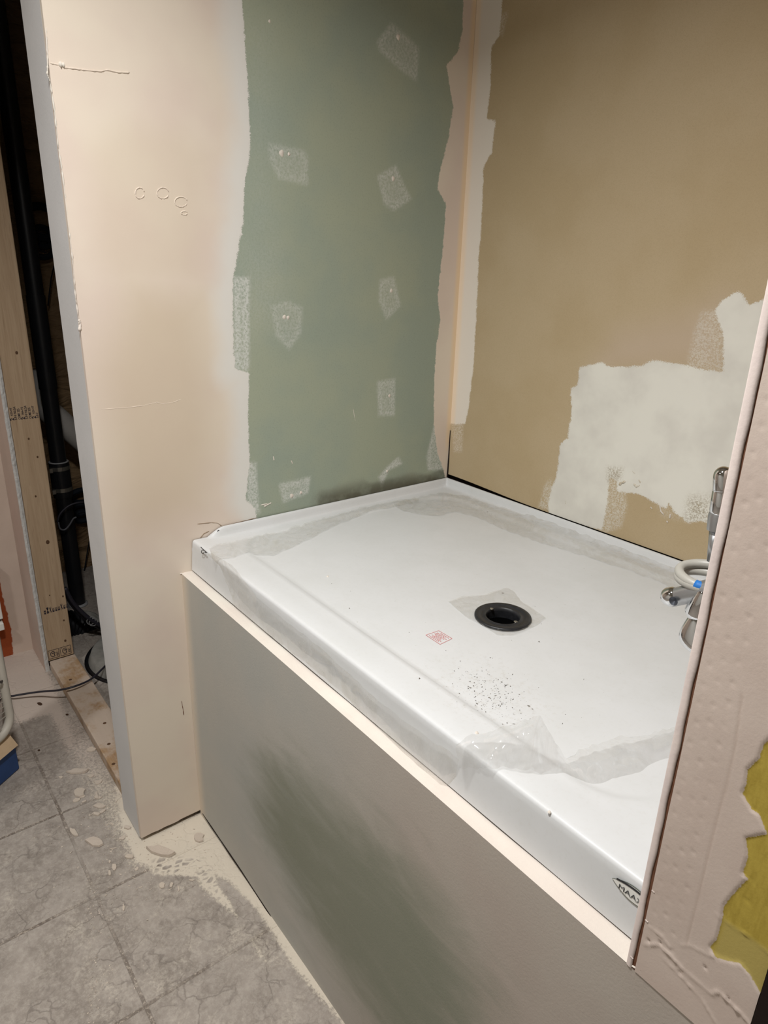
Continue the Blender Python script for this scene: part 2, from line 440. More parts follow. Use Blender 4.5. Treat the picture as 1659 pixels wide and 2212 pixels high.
M_BADGEK = simple('badge_black', lin(44, 46, 50), 0.4, 0.4)
M_BADGEG = simple('badge_grey', lin(150, 154, 146), 0.35, 0.5, 0.5)
M_FILM = mat_film('clear_protective_film', 0.17, lin(226, 226, 222), 0.07)
M_FILMD = mat_film('milky_protective_film', 0.27, lin(230, 228, 221), 0.09)
M_ORANGE = NT('orange_wall_with_pink_mud', 0.9, 0.15)
def _or(n):
    k = n.op('ADD', n.attr('sd_orange'), n.op('MULTIPLY', n.op('SUBTRACT', n.noise(50, 3), 0.5), 0.012))
    pk = n.mix(n.step(n.noise(7, 3), 0.35, 0.68), lin(206, 188, 174), lin(198, 180, 166))
    n.color(n.mix(n.step(k, 0.002, -0.002), pk, lin(150, 74, 42))); n.bump(n.noise(200, 5, 0.65), 0.3, 0.0016)
    return n.mat
M_ORANGE = _or(M_ORANGE)

# ------------------------------------------------------------------ floor
xs = np.unique(np.round(np.concatenate([np.linspace(-2.2, -1.3, 8), np.arange(-1.3, 1.05, 0.012), np.linspace(1.05, 2.6, 10)]), 4))
ys = np.unique(np.round(np.concatenate([np.linspace(-2.6, -1.0, 10), np.arange(-1.0, 0.12, 0.012), np.linspace(0.12, 1.1, 8)]), 4))
X, Y = np.meshgrid(xs, ys, indexing='ij'); P2 = np.stack([X.ravel(), Y.ravel()], 1)
dust_poly = PX([(440,1757),(752,2212),(690,2140),(640,2085),(600,2020),(560,1960),(500,1900),(455,1880),(400,1870),(350,1870),(300,1860),(270,1800),(255,1700),(300,1815)], 2, 0.0)
sdd = sd_poly(P2, dust_poly)
dust = sstep(0.035, -0.012, sdd) * 0.95
far = sd_poly(P2, PX([(0,1400),(70,1395),(110,1470),(160,1600),(150,1620),(110,1540),(40,1560),(0,1530)], 2, 0.0))
dust = np.maximum(dust, sstep(0.06, -0.03, far) * 0.9)
strip = d_line(P2, PX([(140,1560),(215,1690),(270,1780),(310,1850),(380,1850)], 2, 0.0))
dust = np.maximum(dust, sstep(0.13, 0.0, strip) * 0.62)
dust = np.maximum(dust, 0.36 * sstep(-0.2, -0.7, X.ravel()) + 0.06)
tread = np.maximum(sstep(0.075, 0.02, d_line(P2, PX([(470,1890),(560,1965),(600,2040)], 2, 0.0))), sstep(0.04, 0.015, d_line(P2, PX([(350,1870),(430,1875)], 2, 0.0))))
tread = tread * sstep(-0.045, -0.07, Y.ravel())
dust = np.maximum(dust, 0.78 * np.minimum(tread * 1.5, 1))
pinkd = sstep(-0.15, -0.5, X.ravel())
MB().grid(np.stack([X, Y, np.zeros_like(X)], -1)).build('floor', M_FLOOR, kind='structure', attrs=dict(dust=dust, tread=tread, pinkd=pinkd))

# ------------------------------------------------------------------ room shell
MB().box((-2.2, -2.6, 2.44), (2.6, 1.1, 2.5)).build('ceiling', M_CEIL, kind='structure')
MB().box((2.5, -2.6, 0), (2.6, 1.1, 2.44)).build('wall_east', M_WHITE, kind='structure')
MB().box((-2.2, -2.6, 0), (2.5, -2.5, 2.44)).build('wall_south', M_WHITE, kind='structure')

# far wall with orange paint beside pink compound
ya = np.concatenate([np.arange(-2.5, -0.5, 0.05), np.arange(-0.5, -0.168, 0.006), [-0.1661]]); za = np.concatenate([np.arange(0, 0.7, 0.008), np.arange(0.7, 2.45, 0.02)])
Yf, Zf = np.meshgrid(ya, za, indexing='ij'); Pf = np.stack([Yf.ravel(), Zf.ravel()], 1)
XF = -1.18
bp = PX([(8,1440),(30,1420),(22,1350),(5,1285),(-8,1200),(-30,1060)], 0, XF)
poly = [(-0.75, -0.1), (bp[0][0], -0.1)] + bp + [(bp[-1][0] - 0.03, 0.66), (-0.72, 0.70)]
sdo = sd_poly(Pf, poly)
mb = MB().grid(np.stack([np.full_like(Yf, XF), Yf, Zf], -1)); nf = len(mb.v)
mb.box((XF - 0.1, -2.5, 0), (XF - 0.003, -0.165, 2.44))
mb.build('wall_west', M_ORANGE, kind='structure', attrs=dict(sd_orange=np.concatenate([sdo, np.ones(8)])))

# closet back: kraft-faced insulation and concrete
MB().box((-2.2, -0.165, 0), (-2.1, 1.0, 2.44)).build('wall_closet', M_CONC, kind='structure')
MB().box((-2.2, 1.0, 0), (2.5, 1.1, 2.44)).build('wall_north', M_CONC, kind='structure')
MB().box((-2.1, -0.175, 0), (-1.181, -0.165, 2.44)).build('wall_closet_front', M_CONC, kind='structure')
ins = empty('wall_insulation', (-1.9, 0.3, 0))
tag(ins, 'dark brown paper-faced insulation behind the black drain pipe', 'insulation')
yy = np.linspace(-0.16, 0.99, 60); zz = np.linspace(0, 2.43, 120)
Yi, Zi = np.meshgrid(yy, zz, indexing='ij')
bulge = 0.02 * np.sin((Yi + 0.16) / 0.40 * math.pi) ** 2 + 0.02 * (vnoise(Yi, Zi, 5, 3) - .5) + 0.016 * np.sin((Zi * 26 - Yi * 22)) * sstep(0.7, 0.1, Zi)
MB().grid(np.stack([-1.86 + bulge, Yi, Zi], -1)).build('paper_facing', M_KRAFT, ins, smooth=True)
MB().box((-2.09, -0.16, 0.0), (-1.90, 0.99, 2.43)).build('batt', M_CORE, ins)

# wall_left : green board with compound (x = 0), grey return at its free end
LTH = 0.14; YE = -0.163
ya = np.unique(np.round(np.concatenate([np.arange(YE, DEP, 0.006), [DEP]]), 4)); za = np.arange(0.012, 2.44, 0.006)
Yl, Zl = np.meshgrid(ya, za, indexing='ij'); Pl = np.stack([Yl.ravel(), Zl.ravel()], 1)
gleft = [(516,-120),(522,0),(528,60),(531,130),(537,200),(541,300),(538,345),(528,400),(526,480),(515,540),(504,600),(503,700),(508,795),(538,806),(536,900),(539,1000),(531,1080),(551,1098),(556,1125)]
gright = [(968,1060),(958,1015),(944,975),(937,915),(938,830),(942,750),(951,690),(945,640),(958,520),(963,440),(945,410),(948,380),(968,300),(979,230),(973,200),(965,140),(990,112),(999,60),(1001,0),(1008,-120)]
sg = sd_poly(Pl, PX(gleft + gright, 0, 0.0))
sm_polys = [([(845,50),(880,80),(905,105),(900,175),(865,150),(820,110),(815,90)],.9),([(580,310),(655,325),(665,340),(664,400),(600,385),(582,345)],.75),
            ([(815,380),(855,358),(872,400),(888,430),(850,455),(830,440)],1),([(585,660),(620,650),(652,665),(650,720),(625,755),(595,725)],.75),
            ([(820,605),(850,598),(865,660),(835,690),(818,650)],.9),([(815,825),(853,818),(852,897),(818,898)],1.1),
            ([(603,1045),(640,1038),(670,1030),(665,1065),(612,1085)],1.3),([(860,988),(868,1002),(840,1015),(825,1050),(818,1030),(840,1005)],1.6),
            ([(938,918),(968,918),(966,1015),(925,1015),(922,985)],1.5),([(505,600),(538,600),(537,800),(507,797)],1.6),([(535,1000),(552,1000),(560,1110),(535,1100)],1.4),
            ([(540,60),(580,60),(590,500),(540,520)],.32),([(520,520),(600,520),(620,700),(520,720)],.4)]
smear = np.zeros(len(Pl))
for pl, k in sm_polys:
    s_ = sd_poly(Pl, PX(pl, 0, 0.0)); e_ = 0.006 if k > .5 else 0.07; smear = np.maximum(smear, k * sstep(e_, -e_, s_) * (0.75 + 0.5 * sstep(0.02, 0.0, np.abs(s_)) * (k > .5)))
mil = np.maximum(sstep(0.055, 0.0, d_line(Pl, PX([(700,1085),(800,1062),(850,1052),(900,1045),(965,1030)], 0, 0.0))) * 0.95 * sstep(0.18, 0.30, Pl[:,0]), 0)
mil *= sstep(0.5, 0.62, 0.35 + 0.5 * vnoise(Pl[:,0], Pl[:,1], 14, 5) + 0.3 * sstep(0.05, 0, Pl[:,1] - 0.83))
damp = sstep(0.06, -0.08, sd_poly(Pl, PX([(205,800),(225,960),(245,1110),(290,1160),(370,1140),(440,1100),(475,950),(460,780),(440,640),(280,600)], 0, 0.0))) * 0.75
damp = np.maximum(damp, 0.35 * sstep(0.02, -0.06, sd_poly(Pl, PX([(170,300),(250,240),(400,260),(470,330),(440,620),(250,640),(190,560)], 0, 0.0))))
cm = sstep(0.25, 0.35, Pl[:,0]); tl = sstep(DEP - 0.022, DEP - 0.008, Pl[:,0]) * 0.8 * sstep(0.9, 0.95, Pl[:,1])
jz = 0.004 * (vnoise(ya, ya * 0, 60, 9) - 0.3)
Zb = Zl.copy(); Zb[:, 0] += np.abs(jz) * 1.6
Xl = 0.0012 * (vnoise(Yl, Zl, 3, 1) - .5)
mb = MB().grid(np.stack([Xl, Yl, Zb], -1)); nl = len(mb.v)
mb.box((-0.0125, YE, 0.012), (-0.002, DEP, 2.44), 0)
mb.box((-LTH, YE, 0.004), (-0.0128, YE + 0.0125, 2.44), 1)
mb.box((-LTH, YE + 0.0128, 0.004), (-LTH + 0.0125, DEP + 0.02, 2.44), 1)
mb.box((-LTH + 0.013, YE + 0.014, 0), (-0.014, DEP + 0.02, 2.44), 2)
pad = lambda a: np.concatenate([a, np.zeros(len(mb.v) - nl)])
wl = mb.build('wall_left', [M_LEFT, M_RET, M_CORE], kind='structure',
              attrs=dict(sd_green=np.concatenate([sg, np.full(len(mb.v) - nl, .2)]), smear=pad(smear), mildew=pad(mil), damp=pad(damp), cornerm=pad(cm), tapeline=pad(tl)))

# fastener dabs, ridges and scars in the compound of wall_left
def dab(u, v, r, parent=wl, name='compound_dab', mat=M_TOPMUD, ax=0, val=0.0):
    c = W(u, v, ax, val); n_ = 14; vv = [c + np.array([0.0022, 0, 0])]
    for ring, (k, h) in enumerate(((0.6, 0.0018), (1.0, 0.0002))):
        for i in range(n_):
            a = 2 * math.pi * i / n_; rr = r * k * (1 + 0.12 * math.sin(3 * a + u))
            vv.append(c + np.array([h, rr * math.cos(a), rr * math.sin(a) * 1.15]))
    ff = [(0, 1 + i, 1 + (i + 1) % n_) for i in range(n_)] + [(1 + i, 1 + n_ + i, 1 + n_ + (i + 1) % n_, 1 + (i + 1) % n_) for i in range(n_)]
    MB().add(vv, ff).build(name, mat, parent, smooth=True)
for u, v, r in [(860,80,.0055),(608,331,.0062),(624,333,.0035),(849,386,.0055),(845,628,.0050),(614,685,.0052),(622,686,.0045),(841,855,.0042),(630,1071,.0055),(650,1064,.004),(836,1018,.004),(582,46,.003)]:
    dab(u, v, r)
M_SCAR = simple('tan_scar', lin(150, 132, 112), 0.9, 0.1)
M_RIDGE = mat_mud('beige_mud_ridge', MUD, MUDP, 8)
def ridge(pts, r, ax=0, val=0.0, parent=wl, name='compound_ridge', mat=M_TOPMUD, sub=6, jag=0.4):
    P = [W(u, v, ax, val) for u, v in pts]; Q = []; R = []
    for a, b in zip(P[:-1], P[1:]):
        for k in range(sub):
            t = k / sub; Q.append(a + (b - a) * t); R.append(r * (1 + jag * (random.random() - .5) * 2))
    Q.append(P[-1]); R.append(r * 0.3); R[0] = r * 0.3
    MB().tube(Q, R, 7).build(name, mat, parent, smooth=True)
ridge([(107,136),(126,140),(140,146),(160,148),(190,152),(218,154),(232,151),(255,156),(280,157)], .0014, mat=M_RIDGE)
ridge([(126,139),(140,141)], .0042)
ridge([(100,60),(103,140),(102,160),(108,175),(118,240),(125,310),(133,360),(142,430),(150,500),(157,560),(163,640),(170,690),(172,714)], .0010, sub=10, jag=.9)
ridge([(170,690),(174,700),(171,716)], .0026)
for cx_, cy_, rx, ry in ((302,417,10,12),(352,417,13,12),(391,436,14,11),(398,460,7,4)):
    ridge([(cx_ + rx * math.cos(a), cy_ + ry * math.sin(a)) for a in np.linspace(0.3, 6.1, 12)], .0011, sub=3, mat=M_RIDGE)
ridge([(218,884),(270,881),(310,876),(338,869),(350,872),(372,870),(392,862)], .0006, mat=M_RIDGE)
ridge([(425,1132),(455,1129),(470,1130),(480,1137),(520,1127),(556,1118)], .0010, mat=M_SCAR)
ridge([(432,1163),(440,1153),(452,1147)], .0011, mat=M_SCAR)
ridge([(392,1514),(395,1530),(397,1545)], .0008, mat=M_RUST)
for p in ([(563,1091),(578,1088)],[(570,1094),(580,1089),(586,1086)],[(629,995),(632,1002)],[(590,985),(592,995)],[(719,880),(768,915)][:0]):
    if p: ridge(p, .0018)
ridge([(762,880),(768,913)], .0007)

# wall_back : brown board (y = DEP)
xa = np.unique(np.round(np.concatenate([np.arange(0, 1.34, 0.006), [1.34]]), 4)); za = np.arange(0.0, 1.62, 0.006)
Xb, Tb = np.meshgrid(xa, za, indexing='ij')
gap = 0.009 * sstep(0.36, 0.02, xa) + 0.0015
z0 = (0.829 + gap)[:, None]; Zb = z0 + Tb / 1.614 * (2.44 - z0)
Pb = np.stack([Xb.ravel(), Zb.ravel()], 1)
white = [(1251,793),(1275,788),(1301,782),(1316,792),(1353,793),(1388,791),(1405,778),(1431,780),(1486,789),(1521,799),(1561,802),(1564,773),(1561,715),(1550,690),(1544,669),(1564,646),(1593,629),(1607,640),(1617,656),(1648,648),(1720,600),(1740,1200),(1535,1131),(1512,1126),(1480,1128),(1475,1118),(1457,1107),(1446,1088),(1440,1099),(1417,1088),(1382,1068),(1356,1065),(1333,1060),(1332,1040),(1316,1030),(1313,1080),(1308,1110),(1300,1146),(1186,1112),(1184,1091),(1192,1050),(1202,1033),(1206,1004),(1210,961),(1226,947),(1235,889),(1233,840),(1248,831)]
corner = [(1000,-200),(1100,-200),(1085,0),(1083,40),(1078,80),(1062,100),(1060,180),(1052,256),(1071,262),(1062,330),(1045,360),(1040,480),(1034,560),(1028,700),(1022,800),(1012,880),(1005,916),(960,916),(960,400)]
sw = sd_poly(Pb, PX(white, 1, DEP)); sc_ = sd_poly(Pb, PX(corner, 1, DEP))
thin = np.zeros(len(Pb))
for pl, k in [([(1517,673),(1545,672),(1560,700),(1563,800),(1485,790),(1500,720)],.62),([(1313,1010),(1345,1010),(1350,1070),(1352,1095),(1340,1138),(1300,1150)],.75),
              ([(975,916),(1000,916),(997,975),(980,975)],.6),([(1165,1095),(1178,1050),(1190,1035),(1190,1100)],.7),([(1070,40),(1095,30),(1085,75)],.6),([(1415,1085),(1470,1110),(1490,1130),(1430,1115)],.3)]:
    thin = np.maximum(thin, k * sstep(0.008, -0.004, sd_poly(Pb, PX(pl, 1, DEP))))
rev = sstep(0.02, -0.02, sd_poly(Pb, PX([(1490,1075),(1530,1075),(1540,1130),(1480,1125)], 1, DEP))) + sstep(0.01, -0.01, sd_poly(Pb, PX([(1312,1010),(1345,1012),(1340,1035),(1312,1040)], 1, DEP)))
blu = sstep(0.06, -0.05, sd_poly(Pb, PX([(1290,790),(1340,720),(1470,690),(1560,650),(1560,790)], 1, DEP)))
tl = sstep(0.024, 0.010, Pb[:,0]) * 0.9
mb = MB().grid(np.stack([Xb, np.full_like(Xb, DEP), Zb], -1)); nb = len(mb.v)
mb.box((-0.02, DEP + 0.013, 0), (1.34, DEP + 0.1, 2.44), 1)
mb.box((0, DEP + 0.0005, 0.85), (1.34, DEP + 0.0128, 2.44), 0)
padb = lambda a, v=0.0: np.concatenate([a, np.full(len(mb.v) - nb, v)])
wb = mb.build('wall_back', [M_BACK, M_DARK], kind='structure', attrs=dict(sd_mud=padb(np.minimum(sw, sc_), .2), thin=padb(thin), reveal=padb(rev), blush=padb(blu), cornerm=padb((sc_ < sw).astype(float)), tapeline=padb(tl)))
# open crack in the corner under the taped part
zc = W(970, 930, 0, 0)[2]
MB().tube([(0.001, DEP - 0.001, 0.83), (0.002, DEP - 0.001, 0.88), (0.001, DEP - 0.0005, zc)], [.0028, .0022, .0012], 6).build('corner_crack', M_DARK, wb)
def ridge_b(p, r, mat=M_TOPMUD): ridge(p, r, 1, DEP - 0.0006, wb, 'compound_smear', mat)
for p in ([(1425,1090),(1428,1105),(1434,1112)],[(1448,1110),(1447,1120)],[(1405,1095),(1409,1099)],[(1440,1125),(1443,1129)]): ridge_b(p, .0014)
for p, r in (([(1368,1044),(1375,1052),(1382,1048)], .002), ([(1337,1048),(1344,1042),(1352,1040)], .003), ([(1380,1036),(1384,1044)], .0016), ([(1366,1018),(1373,1024)], .001), ([(1221,1080),(1222,1090)], .0008)):
    ridge(p, r, 1, DEP + 0.0004, wb, 'paper_scar', M_BACK)

# wall_front : knee wall under the shower base, cream compound on its top
xa = np.arange(0, 1.3401, 0.01); za = np.arange(0, HP + 0.001, 0.01)
Xf, Zf2 = np.meshgrid(xa, za, indexing='ij'); Pq = np.stack([Xf.ravel(), Zf2.ravel()], 1)
stp = sd_poly(Pq, PX([(590,1700),(650,1720),(760,1810),(860,1900),(940,2000),(990,2100),(1010,2300),(900,2300),(770,2110),(700,2010),(630,1890),(575,1770)], 1, 0.0))
stk = sstep(0.20, -0.10, stp)
pinkr = np.clip(0.15 + sstep(0.45, 1.0, Pq[:,0]) * 0.9, 0, 1)
edgel = sstep(0.05, 0.0, Pq[:,0]) * 0.9
Yw = 0.0015 * (vnoise(Xf, Zf2, 4, 4) - .5)
mb = MB().grid(np.stack([Xf, Yw, Zf2], -1)[::-1]); nq = len(mb.v)
rv = lambda a: a.reshape(Xf.shape)[::-1].ravel()
# top: wavy compound strip
yt = np.linspace(0, 0.06, 13); Xt, Yt = np.meshgrid(np.arange(0, 1.3401, 0.01), yt, indexing='ij')
Zt = HP + 0.0035 * (vnoise(Xt, Yt * 4, 9, 2) - 0.4) * sstep(0.0, 0.012, Yt)
mb.grid(np.stack([Xt, Yt, Zt], -1), 1)
mb.box((0, 0.0008, 0), (1.34, 0.05, HP - 0.004), 2)
dx0, dx1, dy0, dy1 = 0.55, 0.72, 0.34, 0.52
for a, b in (((0, .05, HP-.03), (dx0, DEP, HP)), ((dx1, .05, HP-.03), (LX, DEP, HP)), ((dx0, .05, HP-.03), (dx1, dy0, HP)), ((dx0, dy1, HP-.03), (dx1, DEP, HP))):
    mb.box(a, (b[0], b[1], HP - 0.002), 2)
padq = lambda a: np.concatenate([rv(a), np.zeros(len(mb.v) - nq)])
wf = mb.build('wall_front', [M_FRONT, M_TOPMUD, M_CORE], kind='structure', attrs=dict(streak=padq(stk), pinkr=padq(pinkr), edgel=padq(edgel)))
ridge([(390,1240),(402,1226),(418,1220),(432,1213)], .003, 2, HP, wf, 'compound_ridge', M_TOPMUD)
ridge([(437,1757),(520,1880),(600,2003),(680,2122),(745,2212)], .0014, 1, -0.0003, wf, 'floor_crack', M_DARK, 4)
ridge([(1352,2078),(1385,2098),(1405,2112),(1450,2152),(1515,2212)], .0009, 1, -0.0003, wf, 'joint_ridge', M_TOPMUD, 4)
ridge([(1374,2087),(1420,2122),(1465,2165),(1520,2215)], .0009, 1, -0.0003, wf, 'joint_crack', M_RUST, 4)

# wall_right : end of the partition, compound over yellow board (y = 0)
WE = 1.338
xa = np.arange(1.2252, WE + 0.0005, 0.0016); za = np.concatenate([np.arange(HP, 1.75, 0.0022), np.arange(1.75, 2.44, 0.03), [2.44]])
Xj, Zj = np.meshgrid(xa, za, indexing='ij'); Pj = np.stack([Xj.ravel(), Zj.ravel()], 1)
yel = [(1670,1590),(1650,1610),(1640,1640),(1616,1662),(1613,1695),(1604,1713),(1625,1748),(1640,1757),(1659,1800),(1612,1810),(1617,1850),(1605,1885),(1618,1898),(1594,1920),(1565,1955),(1560,1990),(1549,2030),(1534,2045),(1548,2067),(1600,2080),(1622,2105),(1648,2152),(1720,2230),(1720,1560)]
sy = sd_poly(Pj, PX(yel, 1, 0.0))
score = np.exp(-(d_line(Pj, PX([(1605,1500),(1588,1620),(1570,1700),(1547,1780),(1530,1850),(1510,1940),(1483,2040)], 1, 0.0)) / 0.0011) ** 2)
pale = sstep(0.004, -0.004, sd_poly(Pj, PX([(1566,1986),(1612,2018),(1700,2080),(1700,2240),(1540,2060)], 1, 0.0)))
hgt = 0.0014 * sstep(-0.0005, 0.0022, sy) - 0.0003 * score
hgt += 0.0008 * (vnoise(Xj.ravel(), Zj.ravel(), 14, 8) - .5)
# corner bead holes showing as rows of dimples
for row, off in enumerate((0.018, 0.030, 0.042)):
    for z_ in np.arange(HP + 0.05, 1.72, 0.021):
        cx_ = LX + off + random.uniform(-.0014, .0014); cz_ = z_ + (0.007 * row) + random.uniform(-.002, .002)
        dd = ((Pj[:,0] - cx_) ** 2 + (Pj[:,1] - cz_) ** 2); hgt -= 0.0006 * np.exp(-dd / 0.0022 ** 2) * random.uniform(.4, 1)
def jr(pts, a, w_): 
    global hgt
    d = d_line(Pj, PX(pts, 1, 0.0)) + 0.0016 * (vnoise(Pj[:,0], Pj[:,1], 260, 12) - .3); k_ = vnoise(Pj[:,0], Pj[:,1], 90, 13)
    hgt = hgt + a * .75 * (.45 + .8 * k_) * np.exp(-np.maximum(d, 0) / (w_ * .8))
jr([(1395,2040),(1420,2038),(1450,2062),(1480,2095),(1520,2130),(1540,2145),(1555,2140),(1600,2185),(1640,2230)], 0.0028, 0.0016)
jr([(1435,2070),(1480,2115),(1520,2160),(1550,2212)], 0.0016, 0.0014)
jr([(1405,2000),(1430,2020),(1450,2045)], 0.0014, 0.0015)
jr([(1475,2040),(1490,2040),(1530,2060),(1570,2072),(1600,2080),(1622,2105)], 0.0018, 0.0014)
jr([(1550,1975),(1575,1995),(1612,2018),(1659,2056),(1700,2090)], 0.0020, 0.0011)
jr([(1620,1895),(1640,1920)], -0.001, 0.001); jr([(1590,1925),(1620,1950)], -0.001, 0.001)
for u, v in ((1403,2030),(1428,2035),(1525,2088),(1470,2100),(1575,2155)):
    c = W(u, v, 1, 0); dd = (Pj[:,0]-c[0])**2 + (Pj[:,1]-c[2])**2; hgt -= 0.0022 * np.exp(-dd / 0.0014 ** 2)
Yj = -hgt.reshape(Xj.shape) - 0.0003
mb = MB().grid(np.stack([Xj, Yj, Zj], -1)[::-1]); nj = len(mb.v)
rj = lambda a: a.reshape(Xj.shape)[::-1].ravel()
mb.box((LX + 0.001, 0.0025, HP), (WE, DEP, 2.44), 1)
padj = lambda a, v=0.0: np.concatenate([rj(a), np.full(len(mb.v) - nj, v)])
wr = mb.build('wall_right', [M_JAMB, M_PINK], kind='structure', smooth=True, attrs=dict(sd_yellow=padj(sy, .2), score=padj(score), pale=padj(pale)))
# bead nose and rusty groove
zb = np.arange(HP, 2.44, 0.01); wid = 0.0078 + 0.0018 * sstep(HP, 1.3, zb)
pts = []
for k, z_ in enumerate(zb):
    wv = wid[k] + 0.0004 * math.sin(z_ * 57) + 0.0003 * math.sin(z_ * 143)
    pts.append([(LX + 0.002, 0.012, z_), (LX, 0.0012, z_), (LX + 0.0006, -0.0004, z_), (LX + 0.002, -0.0013, z_), (LX + wv * .6, -0.0017, z_), (LX + wv - .0006, -0.0015, z_), (LX + wv, 0.001, z_)])
MB().grid(np.array(pts)).build('corner_bead', M_BEAD, wr, smooth=True)
MB().box((LX + 0.005, -0.0002, HP), (LX + 0.0122, 0.004, 2.44)).build('bead_groove', M_RUST, wr)
for u, v in ((1408,1922),(1394,1986),(1362,2065)):
    c = W(u, v, 1, -0.001); MB().obox(c, (.003, 0, -.0008), (0, -.0012, 0), (0.0006, 0, .0012)).build('groove_crumb', M_BEAD, wr)
MB().box((1.3385, -0.004, 0), (1.375, 0.12, 2.44)).build('added_dark_strip_1', M_DARK, kind='structure')  # added dark strip, painted in for the unlit space past the partition
MB().box((1.375, 0.02, 0), (2.5, 0.12, 2.44)).build('wall_north_east', M_WHITE, kind='structure')

# partition beyond the closet opening: drywall panel on the far stud
yy = []
mb = MB().box((XF, -0.166, 0.0), (-0.985, -0.153, 2.44), 0)
zz = np.arange(0.0, 2.44, 0.012)
ed = []
for z_ in zz:
    j = 0.0015 * (random.random() - .5)
    ed.append([(-0.983 + j, -0.1665 + 0.002 * (random.random() - .3), z_), (-0.982 + 0.0015 * random.random(), -0.160, z_), (-0.983 + j, -0.1526, z_)])
mb.grid(np.array(ed), 1)
mb.build('wall_west_end', [M_PINK, M_GYP], kind='structure')

# ------------------------------------------------------------------ shower base
DRX, DRY = W(1086, 1333, 2, 0.795)[:2]
ZL, ZF = 0.8065, 0.8015
def Hb(x, y):
    x = np.asarray(x, float); y = np.asarray(y, float)
    # rounded recess
    x0, x1, y0, y1, r = 0.055, 1.150, 0.106, 0.800, 0.10
    cx_, cy_ = (x0+x1)/2, (y0+y1)/2
    qx = np.abs(x - cx_) - ((x1-x0)/2 - r); qy = np.abs(y - cy_) - ((y1-y0)/2 - r)
    d = np.hypot(np.maximum(qx, 0), np.maximum(qy, 0)) + np.minimum(np.maximum(qx, qy), 0) - r
    dr = np.hypot(x - DRX, y - DRY)
    floor_ = ZF - 0.008 * sstep(0.55, 0.05, dr)
    z = floor_ + (ZL - floor_) * sstep(-0.016, 0.001, d)
    z = z + 0.0033 * sstep(0.105, 0.05, y)            # threshold a touch higher
    # tiling flange along the three walls
    topf = 0.829 - 0.030 * sstep(0.115, 0.040, y)
    dw = np.minimum(np.minimum(x - 0.003, LX - 0.003 - x), DEP - 0.004 - y)
    fl = sstep(0.0150, 0.0035, dw)
    z = z + np.maximum(topf - z, 0) * fl
    return z
xs = np.unique(np.round(np.concatenate([[0.003, 0.0045, 0.006, 0.008, 0.010, 0.0125, 0.015, 0.018], np.arange(0.022, LX - 0.022, 0.0075), LX - np.array([0.003, 0.0045, 0.006, 0.008, 0.010, 0.0125, 0.015, 0.018])]), 5))
ys = np.unique(np.round(np.concatenate([np.arange(0.062, DEP - 0.024, 0.0075), DEP - np.array([0.004, 0.0055, 0.007, 0.009, 0.011, 0.0135, 0.016, 0.019])]), 5))
front = [(0.026, HP + 0.004), (0.0285, 0.765), (0.0312, 0.795), (0.0322, 0.8040), (0.0338, 0.8078), (0.0365, 0.8094), (0.041, 0.8098), (0.052, 0.8098)]
Xs, Ys = np.meshgrid(xs, ys, indexing='ij'); Zs = Hb(Xs, Ys)
FR = np.array([[(x, y, z) for (y, z) in front] for x in xs])
GR = np.concatenate([FR, np.stack([Xs, Ys, Zs], -1)], 1)
bowx = lambda x: 0.0
a_, b_ = GR.shape[:2]; idx = np.arange(a_*b_).reshape(a_, b_)
ff = np.stack([idx[:-1,:-1], idx[1:,:-1], idx[1:,1:], idx[:-1,1:]], -1).reshape(-1, 4)
cen = GR.reshape(-1, 3)[ff].mean(1); ff = ff[np.hypot(cen[:,0] - DRX, cen[:,1] - DRY) > 0.040]
sb = empty('shower_pan', (0.607, 0.44, HP))
tag(sb, 'white acrylic shower pan with round black drain, set on the knee wall', 'shower pan')
PB = GR.reshape(-1, 3)
dirt = np.maximum(sstep(0.09, 0.0, sd_poly(PB[:,:2], [tuple(W(u, v, 2, .801)[:2]) for u, v in ((960,1440),(1060,1440),(1150,1530),(1130,1560),(1010,1520))])), 0.25)
mb = MB().add(PB, [tuple(q) for q in ff.tolist()])
mb.build('tray', M_ACR, sb, smooth=True, attrs=dict(dirt=dirt))
# thin edge of the tray along the walls (side skirt)
mb = MB()
for x in (0.003,): mb.box((x - 0.0006, 0.03, HP + 0.004), (x, DEP - 0.004, 0.79))
mb.build('side_skirt', M_ACR, sb)
# drain
def revolve(prof, c, n=40):
    vv = []; 
    for i in range(n):
        a = 2 * math.pi * i / n
        for r, z in prof: vv.append((c[0] + r * math.cos(a), c[1] + r * math.sin(a), c[2] + z))
    k = len(prof); ff = []
    for i in range(n):
        j = (i + 1) % n
        for q in range(k - 1): ff.append((i*k+q, j*k+q, j*k+q+1, i*k+q+1))
    return vv, ff
zd = 0.7945
dr = MB().add(*revolve([(0.0555, 0.0), (0.0555, 0.0035), (0.053, 0.0050), (0.046, 0.0046), (0.044, 0.0026), (0.037, 0.0026), (0.0355, 0.0040), (0.0335, 0.0036), (0.033, -0.004), (0.033, -0.02)], (DRX, DRY, zd))).build('drain', M_BLACKP, sb, smooth=True)
MB().add(*revolve([(0.0330, -0.018), (0.0325, -0.060), (0.0, -0.060)], (DRX, DRY, zd))).build('drain_pipe', M_PIT, dr, smooth=True)
for u, v in ((1062, 1314), (1114, 1342)):
    c = W(u, v, 2, zd + .005)
    MB().add(*revolve([(0.0036, 0.0), (0.0036, 0.0012), (0.0022, 0.0018), (0.0016, 0.0009), (0.0, 0.0009)], (c[0], c[1], zd + 0.0035), 16)).build('drain_screw', M_STEEL, dr, smooth=True)
